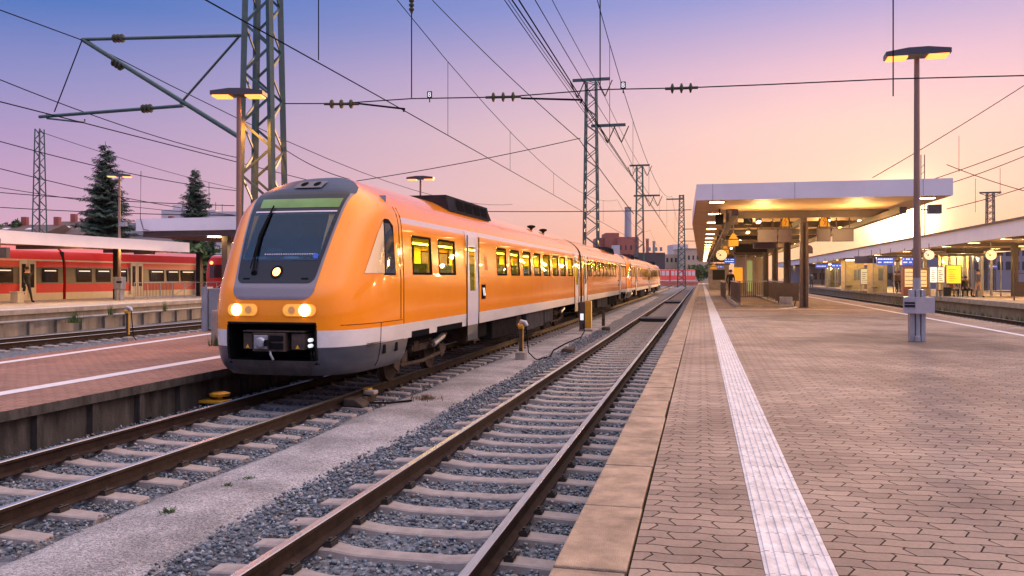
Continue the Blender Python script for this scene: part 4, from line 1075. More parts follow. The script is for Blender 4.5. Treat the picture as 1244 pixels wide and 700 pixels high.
# big mast on the middle platform
bm_ = lattice('catenary_mast', -10.50, 18.35, .38, 13.5, .92, .42, .92, .62, 'large green steel lattice mast with cantilever arms behind the nose of the orange train', .72, .125, .06, rz=R(8))
MB().box(-.6, .6, -.6, .6, 0, .5).build('foundation', m_conc, bm_)
def arm_tree():
    t = empty('cantilever_bracket', (-11.5, 18.3, 0), label='tubular cantilever bracket with green insulators reaching left from the big lattice mast', cat='bracket')
    Yc = 18.3; o = Vector(t.location)
    P = lambda px, py: Vector((onY(px, py, Yc)[0], Yc, onY(px, py, Yc)[1])) - o
    A, B, C, D, Ee, G = P(100, 48), P(300, 43), P(285, 165), P(218, 128), P(48, 142), P(60, 138)
    MB().tube([A, B], .045, 8).build('top_tube', m_steel, t); MB().tube([A, P(296, 170)], .06, 8).build('diagonal_tube', m_steel, t)
    MB().tube([P(223, 128.5), Ee], .045, 8).build('registration_tube', m_steel, t); MB().tube([P(219, 126), P(291, 44)], .03, 8).build('tie_rod', m_steel, t)
    MB().tube([A, P(66, 136)], .015, 6).build('suspension_wire', m_wire, t)
    b = MB(); b.tube([P(57, 138), P(57, 144), P(103, 149), P(103, 145)], .025, 6); b.build('steady_arm', m_steel, t)
    for (p, q) in ((P(136, 47), P(152, 46.5)), (P(136, 74), P(150, 83)), (P(171, 132.5), P(186, 131.5))):
        insulator(p, q - p, 3, .11, t)
arm_tree()

mm_ = lattice('catenary_mast', -8.9, 68, 0, 18.3, 1.25, .8, 1.25, .8, 'tall dark lattice mast with two cross arms behind the middle of the orange train', .95, .11, .06)
def cross_arm(mast, x0, x1, z, vees, name='cross_arm'):
    b = MB(); b.box(x0, x1, -.12, .12, z, z + .22); b.build(name, m_steel, mast)
    for vx in vees:
        v = MB(); v.bar((vx - .6, 0, z), (vx, 0, z - 1.9 * .7), .05, .09); v.bar((vx + .6, 0, z), (vx, 0, z - 1.9 * .7), .05, .09); v.build('insulator_vee', m_insul, mast)
cross_arm(mm_, -1.55, 1.55, 18.3, (-1.15, 1.15)); cross_arm(mm_, 0, 2.85, 14.45, (1.35, 2.5))
m2 = lattice('catenary_mast', -8.1, 112, 0, 17.0, 1.2, .75, 1.2, .75, 'second lattice mast with cross arms, farther along the orange train', 1.0, .12, .07)
cross_arm(m2, -1.35, 1.35, 17.0, (-1.0, 1.0)); cross_arm(m2, -.8, 2.7, 12.9, (1.3, 2.4))
m3 = lattice('catenary_mast', *far(828, 320, 165)[:2], 0, 18.5, 1.6, .8, 1.6, .8, 'distant lattice mast with one left arm beside the canopy edge', 1.3, .16, .1)
MB().box(-3.0, .3, -.15, .15, 17.6, 17.85).build('cross_arm', m_steel, m3); MB().box(0, 3.0, -.1, .1, 11.6, 11.75).build('strut', m_steel, m3); MB().box(0, 3.0, -.1, .1, 9.2, 9.35).build('strut', m_steel, m3)
x, y, z = far(48, 157, 62); m4 = lattice('catenary_mast', x, y, 0, z, .85, .42, .85, .42, 'slender lattice mast at the far left beside the tiled house roofs', .62, .085, .05)
x, y, z = far(1203, 235, 125); m5 = lattice('catenary_mast', x, y, 0, z, 1.2, .9, 1.0, .7, 'small T shaped mast above the right hand platform roof', 1.3, .13, .07, m_brown)
MB().box(-1.5, 1.5, -.1, .1, z, z + .25).build('cross_arm', m_brown, m5)
for s in (-1, 1): MB().bar((s * 1.4, 0, z), (s * .5, 0, z - .35), .06, .1).build('brace', m_brown, m5)
x, y, z = far(1121, 188, 60); m6 = empty('signal_mast', (x, y, 0), label='thin ladder like mast just behind the foreground lamp pole', cat='mast')
for s in (-1, 1): MB().bar((s * .12, 0, 0), (s * .12, 0, z), .05, .06).build('leg', m_brown, m6)
b = MB()
for k in range(int(z / .5)): b.bar((-.12, 0, k * .5), (.12, 0, k * .5 + .25), .03, .03)
b.build('bracing', m_brown, m6)
q = far(1130, 255, 60); b = MB(); b.box(.35, 1.2, -.3, .3, q[2] - .3, q[2] + .35); b.build('camera_box', m_brown, m6); MB().box(-.1, .36, -.03, .03, q[2] - .05, q[2] + .05).build('bracket', m_brown, m6)

# ------------------------------------------------------------------ overhead wires
def wire(pts, r, label, cat='wire', group='overhead wires', name='overhead_wire', mat=None):
    b = MB(); o0 = Vector(pts[0]); b.tube([Vector(p) - o0 for p in pts], r, 5)
    o = b.build(name, mat or m_wire, fix=False); o.location = o0; return tag(o, label, cat, group)
def sagwire(p, q, sag, r, label, n=14, **k):
    p, q = Vector(p), Vector(q); return wire([p + (q - p) * (i / n) - Vector((0, 0, sag * 4 * (i / n) * (1 - i / n))) for i in range(n + 1)], r, label, **k)
wire([(-6.74, 3, 5.88), (-6.74, 17, 5.90), (-6.60, 68, 5.75), (-6.9, 150, 5.7)], .012, 'contact wire over the orange train', name='contact_wire')
wire([(-2.33, 3, 5.53), (-2.33, 17, 5.52), (-2.45, 68, 5.5), (-2.3, 160, 5.5)], .010, 'lower contact wire of the empty track', name='contact_wire')
wire([(-2.36, 3, 5.80), (-2.36, 17, 5.62), (-2.45, 60, 5.6)], .011, 'heavier second wire close above the contact wire of the empty track')
MS = []
for xx, zz, lab in ((-6.74, 8.4, 'sagging carrier wire above the orange train'), (-2.33, 8.6, 'sagging carrier wire above the empty track, rightmost in the sky')):
    pts = []
    for (ya, yb) in ((-40, 17), (17, 68), (68, 112), (112, 160)):
        for i in range(13):
            f = i / 12; y = ya + (yb - ya) * f; z = zz - 1.55 * 4 * f * (1 - f) * ((yb - ya) / 51) ** 2
            if y > 1.5: pts.append((xx, y, z))
    wire(pts, .010, lab, name='carrier_wire'); MS.append((xx, pts))
def zat(pts, y):
    for a, c in zip(pts[:-1], pts[1:]):
        if a[1] <= y <= c[1] and c[1] > a[1]: return a[2] + (c[2] - a[2]) * (y - a[1]) / (c[1] - a[1])
    return pts[-1][2]
for (xx, pts), zc_, nm in zip(MS, (5.89, 5.52), ('over the orange train', 'over the empty track')):
    for y in (8.5, 21.5, 29, 38, 48, 58, 76, 90):
        wire([(xx, y, zc_ + .01), (xx, y, zat(pts, y))], .007, 'thin vertical dropper ' + nm + ' joining carrier and contact wire', group='droppers ' + nm, name='dropper')
for (p, q, sg, lab) in (((-10.0, 2, 17.9), (-10.05, 68, 16.9), .5, 'feeder wire to the left tip of the tall mast'), ((-7.7, 2, 17.8), (-7.75, 68, 16.9), .5, 'feeder wire to the right tip of the tall mast'),
                        ((-7.6, 2, 13.6), (-7.55, 68, 13.1), .4, 'feeder wire to the inner hook of the tall mast lower arm'), ((-6.4, 2, 13.6), (-6.4, 68, 13.1), .4, 'feeder wire to the outer hook of the tall mast lower arm'),
                        ((-10.05, 68, 16.9), (-9.1, 112, 15.7), .5, 'feeder wire between the left tips of the two tall masts'), ((-7.75, 68, 16.9), (-7.1, 112, 15.7), .5, 'feeder wire between the right tips of the two tall masts'),
                        ((-6.4, 68, 13.1), (-5.7, 112, 11.6), .5, 'feeder wire between the lower arms of the two tall masts')):
    sagwire(p, q, sg, .020, lab)
Yc = 17.2
P = lambda px, py, Y=Yc: (onY(px, py, Y)[0], Y, onY(px, py, Y)[1])
span = [P(346, 126), P(410, 126), P(500, 120), P(612, 118), P(729, 109), P(828, 107), P(930, 103), P(1085, 96), P(1244, 92), P(1330, 91)]
wire(span, .013, 'long cross span wire stretched level over all tracks from the big mast', name='cross_span_wire')
for k, (a, c, lab) in enumerate((((394, 126.5), (436, 126.5), 'left insulator on the cross span beside the big mast'), ((590, 118.5), (633, 117.5), 'middle insulator on the cross span'), ((808, 108), (848, 106.5), 'right insulator on the cross span beyond the tall mast'))):
    p, q = Vector(P(*a)), Vector(P(*c)); o = insulator((0, 0, 0), q - p, 3, .10, name='span_insulator'); o.location = p; tag(o, lab, 'insulator', 'insulators on the cross span')
for a, c, d, lab in (((436, 126), (492, 132.5), (490, 136), 'steady arm left of centre holding the contact wire of the train'), ((633, 119.5), (708, 121.5), (705, 125), 'steady arm holding the contact wire of the empty track')):
    p = Vector(P(*a)); b = MB(); b.tube([(0, 0, 0), Vector(P(*c)) - p, Vector(P(*d)) - p], .022, 6); o = b.build('steady_arm', m_wire); o.location = p; tag(o, lab, 'arm', 'steady arms on the cross span')
for px, top, bot, lab in ((387, -40, 73, 'vertical hanger wire left, beside the big mast'), (500, -40, 119, 'vertical hanger wire with insulator above the nose of the train'), (729, -40, 109, 'vertical hanger wire above the tall mast'), (1085, -40, 117, 'vertical hanger wire beside the foreground lamp')):
    a, c = P(px, top), P(px, bot); wire([c, a], .013, lab, name='hanger_wire', group='hanger wires of the cross span')
for px, py, lab in ((522, 115.5, 'small dark plate with pale character on the left of the cross span'), (757, 104, 'small dark plate with pale character beside the tall mast')):
    p = P(px, py); t = empty('track_plate', p, label=lab, cat='plate', group='number plates on the cross span')
    MB().box(-.055, .055, -.012, .012, -.08, .08).build('plate', m_dark, t)
    cu = bpy.data.curves.new('character', 'FONT'); cu.body = '8'; cu.size = .15; cu.align_x = 'CENTER'; cu.align_y = 'CENTER'; cu.extrude = .002; cu.materials.append(m_signw)
    co = bpy.data.objects.new('character', cu); COL.objects.link(co); bpy.context.view_layer.update(); mm2 = bpy.data.meshes.new_from_object(co); bpy.data.objects.remove(co)
    co = bpy.data.objects.new('character', mm2); COL.objects.link(co); co.parent = t; co.location = (0, -.016, 0); co.rotation_euler = (R(90), 0, 0)
    MB().box(-.01, .01, -.006, .006, -.16, -.08).build('clip', m_wire, t)
b = insulator((0, 0, 0), (0, 0, .35), 3, .06, name='hanger_insulator'); b.location = P(500, 16); tag(b, 'dark insulator on the hanger wire at the top edge left of centre', 'insulator', 'insulators on the hangers')
# left-hand track wires and far small ones
x = -15.6
wire([(x, 8, 6.05), (x, 18.3, 6.02), (x - .3, 70, 5.9)], .015, 'contact wire under the left cantilever bracket', name='contact_wire')
sagwire((x, 18.3, 8.15), (x, 68, 8.2), 1.3, .014, 'carrier wire starting at the tip of the left cantilever bracket')
wire([(x, 5, 8.0), (x, 18.3, 8.15)], .014, 'wire leading out of the picture from the left bracket tip')
for (a, c, X, lab) in (((0, 97), (290, 192), -24, 'upper wire over the far left track'), ((0, 172), (290, 232), -27, 'middle wire over the far left track'), ((0, 205), (290, 262), -30, 'lower wire over the red train'), ((0, 228), (290, 262), -38, 'lowest left wire behind the red train'), ((48, 160), (290, 230), -42, 'wire descending right from the slender mast')):
    p = onX(a[0], a[1], X); q = onX(c[0], c[1], X); sagwire((X, *p), (X, *q), .25, .02, lab)
for (a, c, Z, lab) in (((0, 234), (285, 250), 60, 'thin span wire low over the red train platform'), ((0, 252), (285, 262), 66, 'lowest thin span wire in front of the house roofs'), ((348, 183), (425, 218), 30, 'short wire running down behind the nose of the train'), ((420, 222), (705, 168), 40, 'wire rising from the train roof to the tall mast'), ((525, 0), (704, 170), 30, 'steep wire descending to the tall mast from top centre'), ((704, 170), (770, 260), 62, 'anchor wire running down from the tall mast'),
                       ((580, 257), (840, 255), 120, 'thin distant span wire left of the canopy'), ((1060, 216), (1244, 104), 70, 'steep wire in the right sky'), ((1090, 232), (1244, 178), 80, 'second wire in the right sky'), ((1150, 224), (1244, 190), 90, 'third wire in the right sky'), ((1150, 200), (1244, 232), 75, 'wire falling to the right above the platform roof'), ((1150, 254), (1244, 228), 95, 'lowest wire above the right platform roof')):
    sagwire(far(*a, Z), far(*c, Z), .12, .022 * Z / 45, lab)
for px, a, c, Z, lab in ((1165, 165, 209, 78, 'first thin dropper in the right sky'), (1215, 204, 236, 85, 'second thin dropper in the right sky'), (1185, 217, 258, 85, 'third thin dropper in the right sky')):
    wire([far(px, c, Z), far(px, a, Z)], .022, lab, name='dropper', group='droppers in the right sky')

# ------------------------------------------------------------------ right-hand platform
def right_canopy():
    t = empty('platform_canopy', (0, 0, 0), label='long pale roof edge over the right hand platform with people beneath', cat='canopy')
    x0, x1, ya, yb = 15.6, 24.4, 22, 185; zb, zt = 4.12, 4.92
    MB().box(x0, x0 + .12, ya, yb, zb, zt).box(x1 - .12, x1, ya, yb, zb, zt).build('fascia', m_fascia, t)
    MB().box(x0 - .1, x1 + .1, ya, yb, zt + .003, zt + .12).build('roof', m_brown, t)
    s = MB(); y = ya
    while y < yb: s.box(x0 + .13, x1 - .13, y, y + .57, zb + .22, zb + .26); y += .6
    s.build('soffit', m_soffit, t)
    for k in range(15):
        y = 27 + 11 * k; c = MB(); c.box(19.85, 20.0, y - .16, y + .16, .76, zb + .2); c.box(20.06, 20.2, y - .16, y + .16, .76, zb + .2); c.build('column', m_brown, t)
        MB().box(x0 + .3, x1 - .3, y - .1, y + .1, zb - .05, zb + .2).build('cross_beam', m_brown, t)
    for k in range(26):
        y = 29 + 6 * k
        for x in (17.3, 22.3):
            q = MB(); q.box(x - .35, x + .35, y - .25, y + .25, zb + .12, zb + .22, 0); q.face([(x - .3, y - .2, zb + .118), (x + .3, y - .2, zb + .118), (x + .3, y + .2, zb + .118), (x - .3, y + .2, zb + .118)], 1); q.build('downlight', [m_grey, m_down], t, fix=False)
    fill_points([(x, 40 + 12 * k, 3.5) for k in range(8) for x in (18.0, 22.0)], 480, t)
right_canopy()
def at_rp(px, Y): return onY(px, 337, Y)[0]
def glass_shelter(px0, px1, Y, h, label, depth=2.0):
    x0, x1 = at_rp(px0, Y), at_rp(px1, Y); t = empty('glass_shelter', (x0, Y, .76), label=label, cat='shelter', group='glass shelters on the right hand platform'); w_ = x1 - x0
    n = max(2, round(w_ / 1.1))
    for i in range(n + 1): MB().cbox((w_ * i / n, 0, h / 2), (.07, .07, h)).build('post', m_galv, t); MB().cbox((w_ * i / n, depth, h / 2), (.07, .07, h)).build('post', m_galv, t)
    MB().box(-.1, w_ + .1, -.15, depth + .15, h, h + .12).build('roof', m_brown, t)
    for i in range(n): MB().box(w_ * i / n + .05, w_ * (i + 1) / n - .05, depth - .01, depth + .01, .15, h - .1).build('glass_pane', m_glass, t)
    MB().box(.3, w_ - .3, depth - .7, depth - .3, .42, .48).build('bench_seat', m_brown, t)
    return t
glass_shelter(1154, 1192, 60, 2.7, 'glass shelter behind the seated people on the right platform')
glass_shelter(1194, 1216, 61, 2.7, 'smaller glass cabin left of the right hand column')
glass_shelter(1060, 1092, 76, 2.6, 'glass shelter behind the standing pair on the right platform')
glass_shelter(1008, 1026, 108, 2.6, 'glass shelter far along the right platform')
def poster(px0, px1, py0, py1, Y, col, e, label):
    a, c = onY(px0, py0, Y), onY(px1, py1, Y); t = empty('poster_case', (a[0], Y, .76), label=label, cat='poster', group='lit poster cases on the right platform'); w_ = c[0] - a[0]
    MB().box(-.05, w_ + .05, 0, .15, c[1] - .76 - .06, a[1] - .76 + .06).build('case', m_grey, t)
    MB().box(0, w_, -.012, -.002, c[1] - .76, a[1] - .76).build('poster', M('poster_' + str(px0), col, .5, var=.25, scale=3, emit=col, estr=e), t)
    b = MB(); rr = random.Random(px0)
    for k in range(6):
        z = c[1] - .76 + (a[1] - c[1]) * (.1 + .13 * k); b.box(w_ * .12, w_ * rr.uniform(.5, .88), -.016, -.0125, z, z + .05)
    b.build('print', m_tri if col[2] < .1 else m_grey, t)
    for xx in (0, w_): MB().box(xx - .03, xx + .03, .03, .12, 0, c[1] - .76 - .06).build('leg', m_grey, t)
poster(1130, 1138, 325, 343, 58, (.9, .85, .68), 1.1, 'left white lit poster case on the right platform')
poster(1139, 1147, 325, 343, 58, (.85, .72, .45), .9, 'middle cream lit poster case on the right platform')
poster(1150, 1167, 323, 344, 58, (.95, .62, .03), 1.0, 'bright yellow lit poster case left of the glass shelter')
poster(1046, 1056, 327, 345, 80, (.8, .65, .3), .5, 'dim cream poster case left of the standing pair')
def pavilion(px0, px1, Y, h, label):
    x0, x1 = at_rp(px0, Y), at_rp(px1, Y); t = empty('waiting_pavilion', (x0, Y, .76), label=label, cat='pavilion', group='lit waiting pavilions on the right platform'); w_ = x1 - x0
    MB().box(0, w_, 2.4, 2.5, 0, h).build('back_wall', M('pavilion_wall', (.62, .47, .25), .7, var=.2, scale=2) if 'pavilion_wall' not in bpy.data.materials else bpy.data.materials['pavilion_wall'], t)
    MB().box(-.2, w_ + .2, -.2, 2.7, h + .003, h + .16).build('roof', m_brown, t)
    n = max(2, round(w_ / 1.2))
    for i in range(n + 1): MB().cbox((w_ * i / n, 0, h / 2), (.07, .07, h)).build('post', m_galv, t)
    for i in range(n): MB().box(w_ * i / n + .05, w_ * (i + 1) / n - .05, -.01, .01, .12, h - .1).build('glass_pane', m_glass, t)
    MB().box(.2, w_ - .2, .9, 1.1, h - .06, h - .01).build('tube_light', m_down, t)
    MB().box(.3, w_ * .45, 1.9, 2.35, .40, .46).build('bench_seat', m_brown, t)
    MB().box(w_ * .55, w_ * .8, 2.36, 2.39, 1.0, 2.0).build('notice_board', m_grey, t)
    fill_points([(w_ / 2, 1.2, h - .4)], 45, t)
pavilion(1027, 1056, 82, 2.9, 'lit waiting pavilion left of the standing pair on the right platform')
pavilion(1061, 1086, 69, 2.8, 'lit waiting pavilion right behind the standing pair')
pavilion(1006, 1024, 108, 2.9, 'farthest lit waiting pavilion on the right platform')
pavilion(1152, 1190, 62.5, 2.9, 'lit waiting pavilion behind the glass shelter of the seated people')
def machine(px, Y, w_, h, col, e, label):
    x = at_rp(px, Y); t = empty('vending_machine', (x, Y, .76), label=label, cat='machine', group='machines on the right platform')
    MB().box(-w_ / 2, w_ / 2, 0, .8, 0, h).build('cabinet', M('machine_' + str(px), col, .5, var=.2), t, bevel=.02)
    MB().box(-w_ / 2 + .08, w_ / 2 - .25, -.012, -.002, .6, h - .15).build('lit_front', M('machine_front_' + str(px), (.7, .5, .2), .4, var=.5, scale=4, emit=(1, .6, .2), estr=e), t)
    b = MB()
    for k in range(4): b.box(-w_ / 2 + .1, w_ / 2 - .28, -.03, -.013, .75 + k * .28, .79 + k * .28)
    b.build('shelf_strip', m_grey, t)
machine(1108, 62, 1.1, 2.0, (.35, .12, .06), .8, 'brown vending machine right behind the foreground lamp')
machine(1122, 62, .9, 1.9, (.4, .25, .1), .9, 'orange vending machine left of the white posters')
machine(1036, 88, 1.4, 2.2, (.5, .42, .28), .8, 'wide cream kiosk block on the right platform')
machine(1048, 95, 1.6, 2.3, (.3, .2, .12), .7, 'brown kiosk beside the wide cream one')
machine(1012, 112, 1.2, 2.1, (.45, .4, .3), .9, 'pale machine far down the right platform')
blue_sign(1065, 1086, 313, 322, 64, 'left of the pair of blue displays over the right platform', 4.1); blue_sign(1096, 1112, 313, 322, 64, 'blue display partly hidden by the foreground lamp', 4.1)
blue_sign(991, 1005, 321.5, 326, 95, 'leftmost far blue display over the right platform', 4.1, 1); blue_sign(1010, 1024, 320.5, 326, 95, 'second far blue display over the right platform', 4.1, 1)
blue_sign(1202, 1211, 322, 326, 64, 'small blue display behind the right glass cabin', 4.1, 1)
x_, z_ = onY(1128.5, 310, 58); clock(x_, 58, z_, .31, 'round lit clock left, above the posters on the right platform', 4.2)
x_, z_ = onY(1203.5, 310, 56); clock(x_, 56, z_, .31, 'round lit clock at the right, above the glass cabin', 4.2)
def wide_board(px0, px1, py0, py1, Y, label): board(px0, px1, py0, py1, Y, label, m_signback, .3, 'hanging_board', 'brown boards hanging over the right platform', True, 'board', 4.2)
wide_board(1038, 1064, 312, 320, 70, 'dark brown board hanging left of the blue display pair')
# small round-topped sign on a post at the main platform's right edge
sx, sy = 7.2, 60
t = empty('platform_sign', (sx, sy, .76), label='round topped sign on a thin post at the right edge of the main platform', cat='sign')
MB().tube([(0, 0, 0), (0, 0, 3.0)], .04, 8).build('post', m_grey, t); MB().lathe([(.3, -.05), (.3, .05)], (0, 0, 3.2), 18, 0, 'y').build('disc', m_signback, t); MB().box(-.3, .3, -.052, .052, 2.9, 3.1).build('plate', m_signback, t)
# wind-break fence at the right edge
t = empty('metal_fence', (at_rp(1232, 50), 50, .76), label='brown metal fence panel at the right edge of the right hand platform', cat='fence')
for k in range(3): MB().cbox((k * 1.1, 0, .75), (.06, .06, 1.5)).build('post', m_brown, t)
MB().box(0, 2.2, -.02, .02, .2, 1.0).build('panel', m_brown, t); MB().box(0, 2.2, -.03, .03, 1.45, 1.5).build('handrail', m_brown, t)
g_ = MB()
for k in range(500):
    x = 14.95 - abs(rng.normal()) * .25; y = rng.uniform(30, 70); h = rng.uniform(.12, .45); a = rng.uniform(0, 3.14); dx, dy = .05 * math.cos(a), .05 * math.sin(a)
    g_.face([(x - dx, y - dy, -.24), (x + dx, y + dy, -.24), (x + rng.uniform(-.1, .1), y, -.24 + h)])
m_grass = M('grass', (.055, .10, .022), .8, var=.4, scale=8)
tag(g_.build('weeds', m_grass, fix=False), 'strip of green weeds growing below the wall of the right platform', 'weeds', kind='stuff')

# people
m_skin = M('skin', (.45, .27, .2), .6, var=0); m_hair = M('hair', (.03, .02, .015), .7, var=0)
def person(x, y, z, rz, pose, top, legs, label, scale=1.0):
    J = {}
    if pose == 'sit':
        J = dict(pel=(0, 0, .50), ch=(0, .04, .95), nk=(0, .05, 1.08), hd=(0, .02, 1.20), ht=(0, .02, 1.34))
        for s, k in ((-1, 'l'), (1, 'r')):
            J.update({'h' + k: (s * .1, -.02, .50), 'k' + k: (s * .13, -.45, .50), 'a' + k: (s * .13, -.42, .08), 't' + k: (s * .14, -.60, .03), 's' + k: (s * .19, .05, 1.0), 'e' + k: (s * .25, -.10, .74), 'w' + k: (s * .14, -.33, .62), 'f' + k: (s * .10, -.42, .60)})
    else:
        st = .16 if pose == 'walk' else 0
        J = dict(pel=(0, 0, .95), ch=(0, 0, 1.33), nk=(0, .0, 1.48), hd=(0, -.02, 1.60), ht=(0, -.02, 1.74))
        for s, k in ((-1, 'l'), (1, 'r')):
            o = s * st
            J.update({'h' + k: (s * .09, 0, .93), 'k' + k: (s * .10, -.02 - o * .6, .50), 'a' + k: (s * .10, .02 - o * 1.6, .09), 't' + k: (s * .11, -.14 - o * 1.6, .03), 's' + k: (s * .19, 0, 1.42), 'e' + k: (s * .25, .03 + o * .7, 1.12), 'w' + k: (s * .24, -.06 + o * 1.2, .86), 'f' + k: (s * .23, -.09 + o * 1.3, .77)})
    rad = dict(pel=.145, ch=.155, nk=.06, hd=.095, ht=.07, h=.085, k=.065, a=.045, t=.04, s=.07, e=.048, w=.034, f=.03)
    E_ = [('pel', 'ch'), ('ch', 'nk'), ('nk', 'hd'), ('hd', 'ht')]
    for k in 'lr': E_ += [('pel', 'h' + k), ('h' + k, 'k' + k), ('k' + k, 'a' + k), ('a' + k, 't' + k), ('ch', 's' + k), ('s' + k, 'e' + k), ('e' + k, 'w' + k), ('w' + k, 'f' + k)]
    nm = list(J); me = bpy.data.meshes.new('person'); me.from_pydata([J[n] for n in nm], [(nm.index(a), nm.index(b_)) for a, b_ in E_], [])
    o = bpy.data.objects.new('person', me); COL.objects.link(o)
    o.modifiers.new('skin', 'SKIN'); sub = o.modifiers.new('sub', 'SUBSURF'); sub.levels = 1; sub.render_levels = 1
    for i, n in enumerate(nm):
        v = me.skin_vertices[0].data[i]; r_ = rad.get(n) or rad[n[0]]; v.radius = (r_, r_ * (.8 if n in ('pel', 'ch') else 1)); v.use_root = (n == 'pel')
    dg = bpy.context.evaluated_depsgraph_get(); ev = o.evaluated_get(dg); m2_ = bpy.data.meshes.new_from_object(ev)
    o.modifiers.clear(); o.data = m2_
    m2_.materials.clear()
    for q in (m_skin, top, legs, m_black): m2_.materials.append(q)
    hipz = J['pel'][2]; nkz = J['nk'][2]
    for p in m2_.polygons:
        c = p.center; p.use_smooth = True
        if c.z > nkz - .02: k = 0
        elif (Vector(c) - Vector(J['fl'])).length < .1 or (Vector(c) - Vector(J['fr'])).length < .1: k = 0
        elif c.z > hipz + (.02 if pose != 'sit' else .06) or abs(c.x) > .19: k = 1
        elif c.z < .10: k = 3
        else: k = 2
        p.material_index = k
    hz = J['hd']; b = MB(); b.lathe([(.06, -.02), (.108, .0), (.112, .06), (.08, .125), (.02, .15)], (hz[0], hz[1] + .018, hz[2] + .02), 12); b.build('hair', m_hair, o, smooth=50)
    f = MB(); fy = hz[1] - .095
    for s in (-1, 1): f.cbox((hz[0] + s * .035, fy - .002, hz[2] + .03), (.022, .012, .012), 1); f.cbox((hz[0] + s * .1, hz[1], hz[2] + .01), (.02, .04, .06), 0)
    f.cbox((hz[0], fy - .012, hz[2]), (.024, .03, .045), 0); f.cbox((hz[0], fy + .002, hz[2] - .045), (.05, .012, .012), 2)
    f.build('face', [m_skin, m_black, bpy.data.materials.get('sign_red') or m_skin], o)
    o.location = (x, y, z); o.rotation_euler = (0, 0, rz); o.scale = (scale,) * 3
    return tag(o, label, 'person')
cl = lambda n, c: M('cloth_' + n, c, .9, var=.2, scale=12)
person(1.85, 55, .76, R(160), 'stand', cl('black', (.015, .013, .02)), cl('dark', (.02, .02, .028)), 'person in dark clothes standing by the stairwell railing on the main platform')
person(at_rp(1188, 57), 57, .76, R(30), 'walk', cl('greyblue', (.09, .09, .13)), cl('tan', (.38, .24, .14)), 'person in grey jacket and tan trousers walking on the right platform')
person(at_rp(1171, 58), 58.6, .76, R(-20), 'sit', cl('navy', (.03, .025, .04)), cl('dark2', (.02, .02, .03)), 'person in dark clothes sitting in front of the glass shelter')
person(at_rp(1179, 58), 58.9, .76, R(10), 'sit', cl('olive', (.12, .10, .05)), cl('dark3', (.03, .03, .04)), 'person in olive top sitting at the right end of the bench')
person(at_rp(1162, 58), 59.2, .76, R(-10), 'sit', cl('rust', (.45, .14, .06)), cl('grey', (.15, .15, .14)), 'person in rust coloured top sitting behind the others by the shelter')
person(at_rp(1087, 72), 72, .76, R(20), 'stand', cl('brown', (.12, .06, .04)), cl('dark4', (.04, .03, .03)), 'left person of the standing pair in brown coat on the right platform')
person(at_rp(1093, 72), 72.3, .76, R(-30), 'stand', cl('brown2', (.16, .09, .06)), cl('dark5', (.03, .03, .03)), 'right person of the standing pair beside the foreground lamp')
person(at_rp(986, 105), 105, .76, 0, 'stand', cl('teal', (.06, .08, .09)), cl('dark6', (.03, .03, .03)), 'lone person standing far down the right platform')
person(-32.8, 34.6, .76, R(80), 'walk', cl('black2', (.012, .012, .015)), cl('dark7', (.015, .015, .02)), 'person in black walking past the red train on the far left platform', 1.02)
b = MB(); b.box(-.2, .2, -.13, .13, .06, .62); b = b.build('suitcase', m_dark, bevel=.03); b.location = (at_rp(1153, 57), 57.4, .76); tag(b, 'black suitcase standing left of the seated people', 'suitcase')
MB().tube([(-.1, .1, .62), (-.1, .1, .95), (.1, .1, .95), (.1, .1, .62)], .012, 6).build('handle', m_grey, b)
bench = empty('bench', (at_rp(1170, 58), 59.0, .76), label='bench under the people sitting on the right platform', cat='bench')
MB().box(-1.3, 1.3, -.22, .22, .38, .44).build('seat', m_brown, bench)
for s in (-1, 1): MB().box(s * 1.1 - .03, s * 1.1 + .03, -.2, .2, 0, .38).build('leg', m_grey, bench)

